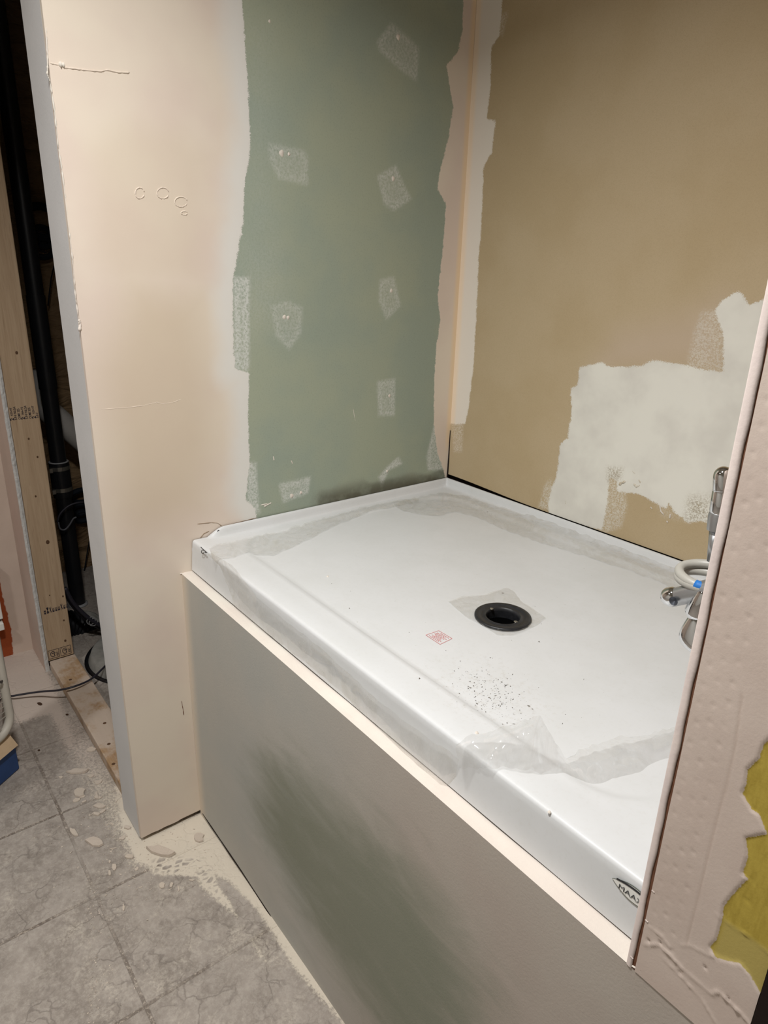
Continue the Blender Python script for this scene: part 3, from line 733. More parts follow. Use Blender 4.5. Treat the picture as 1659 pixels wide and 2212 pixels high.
# flange screws
for u, v in ((473, 1149), (832, 1069)):
    c = W(u, v, 0, 0.010)
    vv, ff = revolve([(0.0045, 0.0), (0.0045, 0.002), (0.003, 0.0028), (0.002, 0.0012), (0.0, 0.0012)], (0, 0, 0), 16)
    vv = [(c[0] - 0.003 + z, c[1] + x, c[2] + y) for x, y, z in vv]
    MB().add(vv, ff).build('flange_screw', M_SCREW, sb, smooth=True)

# ------------------------------------------------------------------ lettering
def letters(name, body, o, ud, vd, size, mat, parent, align='LEFT', lift=None, bold=0.0):
    c = bpy.data.curves.new('t', 'FONT'); c.body = body; c.size = size; c.align_x = align; c.offset = bold
    t = bpy.data.objects.new('t', c); COL.objects.link(t)
    dg = bpy.context.evaluated_depsgraph_get(); me = bpy.data.meshes.new_from_object(t.evaluated_get(dg))
    COL.objects.unlink(t); bpy.data.objects.remove(t); bpy.data.curves.remove(c)
    o, ud, vd = map(np.asarray, (o, ud, vd))
    for v in me.vertices:
        p = o + ud * v.co.x + vd * v.co.y; v.co = p
    me.materials.clear(); me.materials.append(mat); me.name = name
    ob = bpy.data.objects.new(name, me); COL.objects.link(ob); ob.parent = parent
    ob.matrix_parent_inverse = Matrix.Translation(-Vector(parent.location))
    return ob

# maker badge on the threshold face
YBD = 0.0262
bl = W(1319, 1899, 1, 0.027); 
def almond(cx_, cz_, hw, hh, y, n=24):
    top = [(cx_ - hw + 2 * hw * t, y, cz_ + hh * math.sin(math.pi * t) ** 0.9) for t in np.linspace(0, 1, n)]
    bot = [(cx_ - hw + 2 * hw * t, y, cz_ - hh * math.sin(math.pi * t) ** 0.9) for t in np.linspace(1, 0, n)[1:-1]]
    return top + bot
cxb, czb, hw, hh = bl[0] + 0.029, bl[2], 0.029, 0.0108
fdir = np.array([0, 0.07, 1.0])
def badge(pts, mat, name, par):
    n_ = len(pts); vv = [(p[0], p[1] + 0.08 * (p[2] - HP) , p[2]) for p in pts]
    return MB().add(vv, [tuple(range(n_))]).build(name, mat, par)
bg = badge(almond(cxb, czb, hw, hh, YBD - 0.0014), M_BADGEG, 'maker_badge', sb)
badge([(p[0], p[1], p[2]) for p in almond(cxb, czb + 0.0004, hw * .95, hh * .86, YBD - 0.0020)], M_BADGE, 'badge_field', bg)
bt = [(cxb - hw * .8 + 1.6 * hw * t, YBD - 0.0025, czb + 0.0030 + hh * .72 * math.sin(math.pi * (.1 + .8 * t)) * .62 + 0.0016) for t in np.linspace(0, 1, 14)]
bb = [(p[0], p[1], p[2] - 0.0026) for p in bt[::-1]]
badge(bt + bb, M_BADGEK, 'badge_band', bg)
letters('badge_letters', 'MAAX', (cxb - 0.0195, YBD - 0.0030 + 0.08 * (czb - HP), czb - 0.0046), (1.22, 0, 0), (0, 0.08, 1), 0.0088, M_BADGEK, bg)
# cut-off mark at the left end of the threshold
ov = W(438, 1190, 1, 0.029)
mk = MB().tube([W(434,1182,1,.0265), W(440,1188,1,.0265), W(447,1194,1,.0265)], .0010, 6)
mk.tube([W(438 + 3 * math.cos(a), 1192 + 4 * math.sin(a), 1, .0265) for a in np.linspace(0, 5.5, 9)], .0008, 6)
mk.tube([W(443.5, 1193, 1, .0265), W(444.5, 1194, 1, .0265)], .0010, 6)
mk.build('printed_mark', M_BADGEK, sb)

# red printed label on the tray floor: framed block of tiny red lines
rl = [W(u, v, 2, 0.801) for u, v in ((920,1366),(948,1356),(977,1373),(951,1386))]
def onf(p, dz=0.0009): return (p[0], p[1], float(Hb(p[0], p[1])) + dz)
mb = MB(); Lw = 0.00035
def seg(a, b, w_=Lw, dz=0.0009):
    a, b = np.asarray(a), np.asarray(b); d = b - a; L = np.hypot(d[0], d[1]) + 1e-9; nn = np.array([-d[1], d[0], 0]) / L * w_
    q = [a - nn, b - nn, b + nn, a + nn]; mb.add([onf(p, dz) for p in q], [(0, 1, 2, 3)])
for i in range(4): seg(rl[i], rl[(i + 1) % 4])
A, B, C_, D_ = map(np.asarray, rl)
bil = lambda s_, t_: A * (1-s_) * (1-t_) + B * s_ * (1-t_) + C_ * s_ * t_ + D_ * (1-s_) * t_
for i in range(8):
    s_ = 0.13 + 0.105 * i; t0 = 0.12 + 0.2 * random.random() * (i % 2); t1 = 0.9 - 0.2 * random.random()
    t_ = t0
    while t_ < t1:
        l_ = random.uniform(.06, .2); seg(bil(s_, t_), bil(s_, min(t_ + l_, t1)), 0.00045); t_ += l_ + 0.03
mb.build('printed_label', M_RED, sb)['label'] = 'red printed label block'

# ------------------------------------------------------------------ protective film
def resample(P, n):
    P = np.asarray(P, float); d = np.r_[0, np.cumsum(np.linalg.norm(np.diff(P, axis=0), axis=1))]; t = np.linspace(0, d[-1], n)
    return np.stack([np.interp(t, d, P[:, k]) for k in range(3)], 1)
def film(A, B, nu, nv, mat, amp=0.003, freq=60, hug=True, lift=0.0016, jag=0.004, seed=1, bulge=0.0, dirv=(0, 0, 1)):
    A = resample(A, nu); B = resample(B, nu); out = np.zeros((nu, nv, 3)); dirv = np.asarray(dirv, float)
    for j in range(nv):
        t = j / (nv - 1); out[:, j] = A * (1 - t) + B * t
    e = (B - A); e = e / (np.linalg.norm(e, axis=1)[:, None] + 1e-9); s_ = np.linspace(0, 1, nu)
    out[:, 0] += e * (jag * (vnoise(s_ * nu, s_ * 0, .35, seed) - .5) * 2)[:, None]
    out[:, -1] += e * (jag * (vnoise(s_ * nu, s_ * 0 + 7, .35, seed + 1) - .5) * 2)[:, None]
    Lw_ = np.linalg.norm(np.diff(A, axis=0), axis=1).sum()
    uu = (s_ * Lw_)[:, None] * np.ones(nv); ww = np.linalg.norm(B - A, axis=1)[:, None] * np.linspace(0, 1, nv)
    n1 = vnoise(uu + ww * .4, ww - uu * .3, freq, seed); n2 = vnoise(uu - ww * .7, ww, freq * 2.3, seed + 5)
    wr_ = np.abs(n1 - .5) * 2 * amp + np.abs(n2 - .5) * amp * .7
    tt = np.linspace(0, 1, nv)[None, :] * np.ones((nu, 1))
    wr_ = wr_ + bulge * np.sin(math.pi * tt)
    if hug:
        h = np.minimum(Hb(out[..., 0], out[..., 1]), .8095); z = np.maximum(out[..., 2], h) if hug == 'over' else h
        out[..., 2] = z + lift + wr_
    else:
        out += wr_[..., None] * dirv
    return out
def px3(pl, z): return [W(u, v, 2, z) for u, v in pl]
def film_obj(name, G, mat, label):
    G = np.asarray(G); nz = np.cross(G[1:, :-1] - G[:-1, :-1], G[:-1, 1:] - G[:-1, :-1])[..., 2].sum()
    if nz < 0: G = G[::-1]
    o = MB().grid(G).build(name, mat, smooth=True)
    return tag(o, label, 'plastic film')

film_obj('plastic_film', film(px3([(452,1190),(470,1180),(540,1165),(640,1140),(760,1105),(860,1083),(905,1078)], .806),
              px3([(462,1222),(500,1215),(540,1200),(590,1205),(640,1180),(720,1140),(800,1108),(880,1092),(905,1088)], .800), 130, 22, M_FILMD, .0035, 50, True, .002, .006, 3),
         M_FILMD, 'cloudy plastic film strip lying along the ledge under the green wall')
film_obj('plastic_film', film(px3([(850,1090),(900,1076),(960,1066),(1000,1072),(1070,1095),(1150,1120),(1250,1152),(1350,1192),(1440,1225),(1490,1245)], .806),
              px3([(870,1110),(905,1118),(940,1122),(985,1112),(1030,1125),(1100,1155),(1160,1176),(1260,1206),(1340,1232),(1420,1262),(1470,1290)], .795), 170, 24, M_FILMD, .0038, 48, True, .002, .006, 11),
         M_FILMD, 'wrinkled plastic film strip in the back corner and along the brown wall ledge')
# film peeled down over the threshold face
ua = [(455,1195),(475,1208),(500,1222),(530,1262),(560,1298),(620,1345),(680,1391),(745,1450),(810,1509),(895,1575),(990,1640)]
ub = [(425,1212),(438,1228),(470,1270),(510,1312),(560,1355),(620,1402),(680,1452),(741,1503),(831,1584),(890,1640),(952,1693),(985,1700)]
A3 = [W(u, v, 1, 0.024) for u, v in ua]; B3 = [W(u, v, 2, HP + 0.004) for u, v in ub]
for p in A3: p[1] = 0.0225 + 0.05 * (p[2] - HP) 
for p in B3: p[1] = max(p[1], 0.003)
film_obj('plastic_film', film(A3, B3, 170, 16, M_FILM, .0012, 30, False, 0, .003, 17, .002, (0, -0.75, 0.65)), M_FILMD, 'long plastic film strip peeling off the front face of the threshold')
# loose scrap curled over the threshold by the right wall
up = [((988,1612),.816),((1020,1592),.822),((1060,1580),.828),((1110,1566),.842),((1168,1547),.880),((1186,1580),.850),((1205,1612),.832),((1224,1642),.806),((1270,1615),.812),((1330,1600),.810),((1390,1590),.806),((1440,1580),.803),((1480,1572),.803)]
lo = [((994,1662),.790),((1030,1668),.788),((1060,1664),.812),((1090,1658),.814),((1120,1664),.814),((1160,1668),.812),((1190,1671),.808),((1220,1684),.797),((1260,1700),.796),((1300,1706),.794),((1350,1696),.793),((1420,1668),.793),((1470,1650),.793)]
A4 = [W(u, v, 2, z) for (u, v), z in up]; B4 = [W(u, v, 2, z) for (u, v), z in lo]
film_obj('plastic_film', film(A4, B4, 150, 26, M_FILM, .0055, 24, False, 0, .003, 23, .010, (-.2, -.3, .93)), M_FILM, 'loose crumpled clear film scrap curled over the threshold beside the right wall')
# torn patch around the drain
dp = [(968,1300),(1000,1290),(1050,1285),(1092,1270),(1108,1276),(1126,1300),(1150,1315),(1180,1335),(1160,1350),(1135,1362),(1110,1372),(1075,1372),(1040,1350),(1010,1335)]
Pd = np.array([W(u, v, 2, .795)[:2] for u, v in dp]); cD = np.array([DRX, DRY]); n_ = 96; rings = []
dd = np.r_[Pd, Pd[:1]]; cl = np.r_[0, np.cumsum(np.hypot(*np.diff(dd, axis=0).T))]; tt = np.linspace(0, cl[-1], n_ + 1)[:-1]
out_ = np.stack([np.interp(tt, cl, dd[:, k]) for k in (0, 1)], 1)
for k in np.linspace(0, 1, 9):
    inn = cD + (out_ - cD) / np.linalg.norm(out_ - cD, axis=1)[:, None] * 0.0545
    p = inn * (1 - k) + out_ * k
    wr_ = .0030 * np.abs(vnoise(p[:,0], p[:,1], 90, 4) - .5) * 2 + .002 * np.abs(vnoise(p[:,0], p[:,1], 200, 6) - .5)
    rings.append(np.c_[p, Hb(p[:,0], p[:,1]) + .0012 + wr_ * (1 if 0 < k else .6)])
rings = np.array(rings); rings = np.concatenate([rings, rings[:, :1]], 1)
film_obj('plastic_film', rings, M_FILMD, 'torn diamond of plastic film left around the black drain')

# grit scattered on the tray
mb = MB()
def bit(p, s, z):
    q = RNG.normal(size=(4, 3)); q /= np.linalg.norm(q, axis=1)[:, None]
    q = q * np.array([s * random.uniform(.6, 2.2), s, s * .6]); a = random.uniform(0, 6.28)
    R = np.array([[math.cos(a), -math.sin(a), 0], [math.sin(a), math.cos(a), 0], [0, 0, 1]])
    mb.add(q @ R.T + np.array([p[0], p[1], z + s * .4]), [(0,1,2),(0,2,3),(0,3,1),(1,3,2)])
for _ in range(210):
    u = random.gauss(1062, 42); v = 1500 + (u - 1062) * .35 + random.gauss(0, 28)
    p = W(u, v, 2, .801); bit(p, random.choice((.0007, .0009, .0012, .0016)), float(Hb(p[0], p[1])))
for _ in range(110):
    u, v = random.uniform(640, 1420), random.uniform(1190, 1600)
    p = W(u, v, 2, .801)
    if .1 < p[0] < 1.1 and .13 < p[1] < .8 and math.hypot(p[0]-DRX, p[1]-DRY) > .06: bit(p, random.choice((.0005, .0007, .0010)), float(Hb(p[0], p[1])))
for u, v, s in ((1110,1541,.0026),(1095,1475,.0018),(905,1473,.0020),(1052,1107,.0024),(755,1311,.0016),(1205,1285,.0014),(1086,1275,.0024),(1166,1380,.0020)):
    p = W(u, v, 2, .801); bit(p, s, float(Hb(p[0], p[1])))
tag(mb.build('construction_grit', M_GRIT), 'dark grit and crumbs scattered over the white shower base', 'debris', kind='stuff')
# white crumbs on threshold and film
for k, (u, v, z, s) in enumerate(((1030,1581,.811,.003),(1186,1759,.806,.0022),(708,1256,.788,.003))):
    p = W(u, v, 2, z); mb = MB(); zz_ = float(Hb(p[0], p[1])) if p[1] > .06 else .8095
    vv = []; 
    for i in range(8):
        a = i * math.pi / 4; vv.append((p[0] + s * math.cos(a) * (1 + .2 * (i % 2)), p[1] + s * math.sin(a), zz_ - .0004))
    for i in range(8):
        a = i * math.pi / 4; vv.append((p[0] + s * .6 * math.cos(a), p[1] + s * .6 * math.sin(a), zz_ + s * .7))
    mb.add(vv, [(i, (i+1) % 8, 8 + (i+1) % 8, 8 + i) for i in range(8)] + [tuple(range(8, 16))])
    tag(mb.build('plaster_crumb', M_TOPMUD, smooth=True), ('white plaster crumb on the threshold just left of the crumpled film scrap', 'tiny white plaster crumb on the edge of the threshold below the film scrap', 'white plaster crumb on the tray floor near the far end of the threshold')[k], 'plaster chip', 'plaster crumbs on the shower base')

# ------------------------------------------------------------------ shower faucet on the right wall
YF_ = 0.30
fc = empty('shower_faucet', (LX, YF_, 1.0))
tag(fc, 'chrome shower faucet with looped grey hose, half hidden behind the right wall', 'faucet')
F = lambda u, v, dy=0.0: W(u, v, 1, YF_ + dy)
def capsule(a, b, r0, r1, n=9, seg=22):
    a, b = np.asarray(a), np.asarray(b); t = (b - a) / np.linalg.norm(b - a); pts = []; rr = []
    for k in range(n):
        an = math.pi / 2 * (1 - k / (n - 1)); pts.append(a - t * r0 * math.sin(an)); rr.append(max(r0 * math.cos(an), 1e-4))
    for k in range(1, n):
        an = math.pi / 2 * k / (n - 1); pts.append(b + t * r1 * math.sin(an)); rr.append(max(r1 * math.cos(an), 1e-4))
    return pts, rr, seg
# wand
wt, wm1, wm2, wm3, wbm = F(1567, 1012), F(1562, 1058), F(1554, 1108), F(1548, 1145), F(1541, 1212)
p, r, s_ = capsule(wt + np.array([0, 0, -.010]), wm1, .0125, .0125)
wand = MB().tube(p[:-4] + [wm1], r[:-4] + [.0125], 22).build('hand_shower', M_CHROME, fc, auto=35)
MB().tube([wm1, wm1 * .9 + wm2 * .1, wm1 * .1 + wm2 * .9, wm2], [.0115, .0125, .0125, .0115], 22).build('lower_sleeve', M_CHROME, wand, auto=35)
MB().tube([wm2, wm2 * .8 + wm3 * .2, wm3], [.0120, .0128, .0120], 22).build('hose_nut', M_SATIN, wand, auto=35)
MB().tube([wm3, wbm], [.0088, .0080], 18).build('hose_collar', M_SATIN, wand, smooth=True)
# hose loops
def loop(cu, cv, rx, dz, tilt, n=40, a0=0, a1=2 * math.pi):
    c = F(cu, cv); return [c + np.array([rx * math.cos(a), rx * .8 * math.sin(a), tilt * math.cos(a) + dz * (a - a0) / (a1 - a0)]) for a in np.linspace(a0, a1, n)]
h1 = loop(1527, 1224, .033, -.026, 0.001, 50, 0.4, 0.4 + 2 * math.pi)
h2 = loop(1524, 1248, .034, -.006, 0.002, 40, 0.4, 0.4 + 1.6 * math.pi)
hose = MB().tube([wbm] + h1 + h2, .0062, 14).build('hose', M_HOSE, fc, smooth=True)
def pj(q):
    c = MR @ (np.asarray(q) - CAM); return 829.5 + FPX * c[0] / c[2], 1106 + FPX * c[1] / c[2]
fr_ = [i for i, q in enumerate(h1) if q[1] < YF_ - .004]
ib = min(fr_, key=lambda i: abs(pj(h1[i])[0] - 1516)); hp = h1[max(ib - 2, 0):ib + 5]
MB().tube(hp, .0068, 14).build('tape_band', M_TAPE, hose, smooth=True)
# valve body, lever, spout
MB().tube([(LX, YF_, F(1500,1300)[2]), (LX - .008, YF_, F(1500,1300)[2])], .045, 32).build('wall_plate', M_CHROME, fc, auto=35)
vb = F(1512, 1330); zc_ = vb[2]
MB().tube([(LX - .006, YF_, zc_), (vb[0] + .02, YF_, zc_), (vb[0], YF_, zc_)], [.022, .022, .020], 28).build('valve_body', M_CHROME, fc, auto=35)
p, r, s_ = capsule(F(1452, 1291, -.02), F(1535, 1272, -.02), .0125, .0135)
lev = MB().tube(p, r, 24).build('lever_arm', M_SATIN, fc, smooth=True)
p, r, s_ = capsule(F(1449, 1289, -.021), F(1453, 1288, -.021), .0136, .0136)
MB().tube(p, r, 24).build('lever_knob', M_CHROME, lev, smooth=True)
c = F(1456, 1298, -.0345); MB().add([(c + .0062 * np.array([math.cos(a), -0.25, math.sin(a)])).tolist() for a in np.linspace(0, 2*math.pi, 19)[:-1]] + [c + np.array([0, .002, 0])], [(18, i, (i+1) % 18) for i in range(18)]).build('knob_socket', simple('socket_grey', lin(80, 84, 92), .4, .4, .6), lev)
dm = F(1509, 1314, -.024)
p, r, s_ = capsule(dm + np.array([.004, 0, .022]), dm + np.array([0, 0, -.003]), .011, .0165)
MB().tube(p, r, 28).build('bonnet', M_CHROME, fc, smooth=True)
# drop shaped lever hanging from the bonnet
dpts = [F(1482, 1318, -.030), F(1476, 1335, -.033), F(1470, 1355, -.036), F(1467, 1375, -.038), F(1471, 1392, -.038), F(1482, 1404, -.037)]
n_ = 16; ringv = []
for k, (q, hwid) in enumerate(zip(dpts, (.010, .0125, .0165, .0185, .0165, .006))):
    c = q + np.array([.0165, 0, 0])
    ringv.append([c + np.array([hwid * math.cos(a), .0075 * math.sin(a) * (0.55 if k == 5 else 1), 0]) for a in np.linspace(0, 2 * math.pi, n_, endpoint=False)])
G = np.array(ringv); vv = G.reshape(-1, 3); ff = [(k*n_+i, k*n_+(i+1) % n_, (k+1)*n_+(i+1) % n_, (k+1)*n_+i) for k in range(5) for i in range(n_)] + [tuple(range(n_))[::-1], tuple(5*n_+i for i in range(n_))]
o = MB().add(vv, ff).build('drop_handle', M_CHROME, fc, smooth=True); sd = o.modifiers.new('sub', 'SUBSURF'); sd.levels = 2; sd.render_levels = 2

# ------------------------------------------------------------------ closet opening: plate, stud, pipes
pl = empty('sill_plate', (-0.56, -0.10, 0)); tag(pl, 'dusty wooden bottom plate on the floor across the closet opening', 'lumber')
o = MB().box((-0.985, -0.149, 0.0), (-0.141, -0.060, 0.038)).build('board', M_SILL, pl); bevel(o, .003)
for u, v in ((152, 1468), (235, 1607), (226, 1562), (245, 1650)):
    c = W(u, v, 2, .0382); MB().add(*revolve([(0.0055, 0.0), (0.004, 0.0006), (0, 0.0007)], (c[0], c[1], .0380), 10)).build('knot', M_KNOT, pl)
st = empty('wall_stud', (-1.0, -0.107, 0.038)); tag(st, 'bare spruce stud with ink stamps standing at the far end of the bottom plate', 'lumber')
o = MB().box((-1.023, -0.1515, 0.038), (-0.985, -0.0625, 2.438)).build('board', M_STUD, st); bevel(o, .003)
XS = -0.9846
sp = lambda u, v: W(u, v, 0, XS)
for u, v, r in ((103,1171,.006),(81,987,.003),(62,948,.003),(77,1072,.003),(138,1340,.003),(136,1288,.003),(141,1384,.004),(36,762,.004),(107,1286,.002)):
    c = sp(u, v); vv, ff = revolve([(r, 0.0), (r * .7, .0004), (0, .0005)], (0, 0, 0), 12)
    MB().add([(c[0] + z, c[1] + x, c[2] + y * 1.3) for x, y, z in vv], ff).build('knot', M_KNOT, st)
# grade stamp: columns of letters reading upward
zt0 = sp(40, 906)[2]
for k, tx in enumerate(('2  KD-HT', 'S-P-F NLGA', 'CLME 325', '2 IN4-TE', 'S-P-F NLGA', 'CLME 325', '2 KD-HT', 'S-P-F')):
    y_ = -0.1415 + 0.0108 * k
    if tx.startswith('2'):
        letters('stamp_numeral', '2', (XS, y_ + .002, zt0 - .002), (0, 0, 1), (0, -1, 0), .016, M_INK, st, bold=.0006)
        letters('stamp_letters', tx[1:].strip(), (XS, y_, zt0 + .014), (0, 0, 1), (0, -1, 0), .0085, M_INK, st, bold=.0002)
    else:
        letters('stamp_letters', tx, (XS, y_, zt0 - .001), (0, 0, 0.86), (0, -1, 0), .0100, M_INK, st, bold=.0002)
# smudged mill number
zm = sp(125, 1313)[2]
for k, (tx, b_) in enumerate(zip('8MXEEEXEE', (.0003,) * 9)):
    y_ = -0.138 + 0.0094 * k
    letters('mill_mark', tx, (XS, y_ + .003, zm - .014 + .0004 * k), (0, 0, 3.4), (0, -0.9, 0), .0100, M_INK, st, bold=b_)
# two boxed certification marks
for k, (u, v) in enumerate(((108, 1436), (143, 1430))):
    a = sp(u, v); y0, z0_ = (-0.1485, -0.1075)[k], 0.046; wv, hv = .036, .034; mb = MB(); t_ = .0007
    for (p0, p1) in (((y0, z0_), (y0 + wv, z0_)), ((y0 + wv, z0_), (y0 + wv, z0_ + hv)), ((y0 + wv, z0_ + hv), (y0, z0_ + hv)), ((y0, z0_ + hv), (y0, z0_))):
        mb.tube([(XS, *p0), (XS, *p1)], t_, 6)
    mb.tube([(XS, y0 + .016 + .009 * math.cos(an), z0_ + .017 + .011 * math.sin(an)) for an in np.linspace(1.0, 5.0, 12)], .0010, 6)
    mb.tube([(XS, y0 + .021, z0_ + .007), (XS, y0 + .019, z0_ + .016), (XS, y0 + .023, z0_ + .022), (XS, y0 + .012, z0_ + .020)], .0013, 6)
    mb.tube([(XS, y0 + .005, z0_ + .028), (XS, y0 + .006, z0_ + .029)], .0012, 6)
    fr = mb.build('boxed_stamp', M_INK, st)
    letters('stamp_letters', 'FSC', (XS + .0006, y0 + .034, z0_ + .006), (0, 0, 1), (0, -1, 0), .0105, M_INK, fr, bold=.00012)

# black drain pipe with rubber coupling
bx, by = -1.46, 0.078
bpn = empty('drain_stack', (bx, by, 0)); tag(bpn, 'black vertical drain pipe with rubber coupling inside the dark closet', 'pipe')
zc1, zc2 = W(128, 1000, 0, bx)[2], W(134, 1058, 0, bx)[2]
MB().tube([(bx, by, 0), (bx, by, 2.43)], .0305, 28, caps=False).build('pipe', M_BLACK, bpn, smooth=True)
MB().tube([(bx, by, .95), (bx, by, 1.3)], .0335, 28).build('hub', M_BLACK, bpn, auto=35)
cp = MB().tube([(bx, by, zc2 - .03), (bx, by, zc2 - .012), (bx, by, zc1 - .006), (bx, by, zc1 + .004)], [.036, .0385, .0385, .038], 28).build('coupling', M_BLACK, bpn, auto=35)
MB().add(*revolve([(.0312, .0), (.0375, .0), (.0385, .002), (.0375, .004), (.0312, .004)], (bx, by, zc1 + .004), 28)).build('coupling_lip', M_TIE, cp, smooth=True)
for z_ in (zc1 - .026, zc2 - .002):
    cl_ = MB().add(*revolve([(.0386, 0), (.0396, 0), (.0396, .016), (.0386, .016)], (bx, by, z_), 32)).build('hose_clamp', M_STEEL, bpn, smooth=False)
    MB().obox((bx + .025, by - .042, z_ - .001), (.014, -.004, 0), (0, .012, 0), (0, 0, .018)).build('clamp_screw', M_STEEL, cl_)
MB().add(*revolve([(.031, 0), (.040, 0), (.040, .006), (.031, .010)], (bx, by, 0.0), 28)).build('floor_collar', M_TIE, bpn, smooth=True)

# pale sloping pipe behind it
xw = -1.66
pv = [W(66, 800, 0, xw), W(74, 840, 0, xw), W(92, 876, 0, xw), W(125, 905, 0, xw), W(215, 985, 0, xw), W(330, 1090, 0, xw), W(345, 1105, 0, xw) * np.array([1, 1, 0]) ]
tag(MB().tube(pv, [.048, .048, .050, .050, .048, .048, .048], 26).build('waste_pipe', M_PVC, smooth=True), 'pale grey plastic pipe sloping behind the black drain pipe', 'pipe')

# sump pit lid
lc = W(247, 1432, 2, .035); 
lid = empty('sump_pit', (lc[0], lc[1], 0)); tag(lid, 'dusty round grey sump lid on the closet floor behind the bottom plate', 'lid')
rl_ = 0.205; lc = np.array([-0.90, 0.178])
MB().add(*revolve([(rl_ + .004, 0.0), (rl_ + .004, .006), (rl_, .010), (rl_ - .006, .030), (rl_ - .012, .034), (0.10, .036), (0, .036)], (lc[0], lc[1], 0), 56)).build('cover', M_LID, lid, smooth=True)
MB().add(*revolve([(rl_ + .018, 0.0), (rl_ + .018, .004), (rl_ + .003, .005)], (lc[0], lc[1], 0), 56)).build('rim_gasket', M_BLACK, lid, smooth=True)
# dark corrugated hose and cables in the closet
def arc3(P, n=10):
    P = [np.asarray(p, float) for p in P]; out = []
    P2_ = [2 * P[0] - P[1]] + P + [2 * P[-1] - P[-2]]
    for i in range(1, len(P2_) - 2):
        a, b, c, d = P2_[i-1:i+3]
        for k in range(n):
            t = k / n; out.append(.5 * ((2*b) + (-a + c) * t + (2*a - 5*b + 4*c - d) * t*t + (-a + 3*b - 3*c + d) * t**3))
    out.append(P[-1]); return out
cab = empty('cable_bundle', (-1.1, .1, 0.0)); tag(cab, 'black cables tied together, slung low across the closet', 'cable')
cx2 = -1.08
for k, (du, dv) in enumerate(((0, 0), (-2, 6), (4, 10))):
    pp = arc3([W(u + du, v + dv, 0, cx2 - .02 * k) for u, v in ((140,1270),(158,1302),(185,1330),(215,1350),(240,1362),(280,1380))], 8)
    MB().tube(pp, .006 if k else .008, 10).build('cable', M_CABLE, cab, smooth=True)
for u, v in ((196, 1340), (201, 1343)):
    c = W(u, v, 0, cx2); MB().tube([c + np.array([.004, .016 * math.cos(a), .016 * math.sin(a)]) for a in np.linspace(0, 2 * math.pi, 14)[:-1]], .0016, 6, closed=True).build('zip_tie', M_TIE, cab)
tag(MB().tube(arc3([W(u, v, 0, -1.4) for u, v in ((124,1128),(130,1110),(150,1092),(178,1085),(215,1090))], 8), .004, 8).build('closet_cable', M_CABLE, smooth=True), 'upper thin dark cable looping from the black drain pipe', 'cable')
tag(MB().tube(arc3([W(u, v, 0, -1.4) for u, v in ((126,1128),(130,1142),(140,1144),(150,1134),(158,1121),(165,1117))], 8), .0035, 8).build('closet_cable', simple('grey_cable', lin(92, 92, 96), .5, .4), smooth=True), 'small grey hooked cable end in front of the black drain pipe', 'cable')
# dark sump hose lump beyond the lid
hs = arc3([W(u, v, 0, -1.25) for u, v in ((128,1352),(160,1352),(195,1364),(235,1380),(290,1404))], 10)
tag(MB().tube(hs, [.058 + .006 * (i % 2) for i in range(len(hs))], 18).build('sump_hose', M_BLACK, auto=50), 'thick black ribbed hose lying in the shadow behind the sump lid', 'hose')
# dusty sheet above the cables
gs = film([W(u, v, 0, -1.175) for u, v in ((172,1316),(200,1325),(240,1340),(290,1352))], [W(u, v, 0, -1.135) for u, v in ((182,1338),(215,1355),(245,1366),(290,1380))], 40, 14, None, .01, 18, False, 0, .004, 31, .01, (.7, 0, .7))
o = MB().grid(gs).build('dust_sheet', M_LID, smooth=True); sol = o.modifiers.new('thick', 'SOLIDIFY'); sol.thickness = .001
tag(o, 'crumpled grey sheet above the tied cables in the closet', 'sheet')

# print on the insulation paper
def kraft_pt(u, v): return W(u, v, 0, -1.825)
a = kraft_pt(103, 558); letters('printed_letters', 'SAINT-', a, (0, 0, 1), (0, -1, 0), .040, M_INKB, ins)
for (u, v, s) in ((90, 480, .16), (90, 512, .10), (91, 535, .10)):
    c = kraft_pt(u, v); MB().tube([c + np.array([0, .45 * s * math.cos(an), .38 * s * math.sin(an)]) for an in np.linspace(0, 2 * math.pi, 22)[:-1]], .016 if s > .12 else .012, 8, closed=True).build('printed_mark', M_INKB, ins)
for (u, v, s) in ((176, 1072, .10), (172, 1100, .08), (178, 1115, .08)):
    c = kraft_pt(u, v); MB().tube([c + np.array([0, .5 * s * math.cos(an), .3 * s * math.sin(an)]) for an in np.linspace(0, 2 * math.pi, 22)[:-1]], .014, 8, closed=True).build('printed_mark', M_INKB, ins)
tag(MB().tube([kraft_pt(118, 560) + np.array([.02,0,0]), kraft_pt(108, 600) + np.array([.02,0,0]), kraft_pt(101, 660) + np.array([.02,0,0])], .003, 6).build('paper_seam', M_INKB, ins), None)
MB().tube([kraft_pt(195, 1140) + np.array([.02,0,0]), kraft_pt(186, 1190) + np.array([.02,0,0]), kraft_pt(178, 1240) + np.array([.02,0,0])], .003, 6).build('paper_seam', M_INKB, ins)

# ------------------------------------------------------------------ appliance at the left edge
h0 = np.array([-0.485, -0.353, 0.0]); hu = np.array([0.6, -0.8, 0.0]); hn = np.array([0.8, 0.6, 0.0]); up_ = np.array([0, 0, 1.0])
WW, DD = 0.42, 0.16
ht = empty('portable_heater', tuple(h0 + hu * WW / 2 - hn * DD / 2))
tag(ht, 'cream wire-grille portable heater on a blue base at the left edge', 'heater')
H3 = lambda a, d, z: h0 + hu * a - hn * d + up_ * z
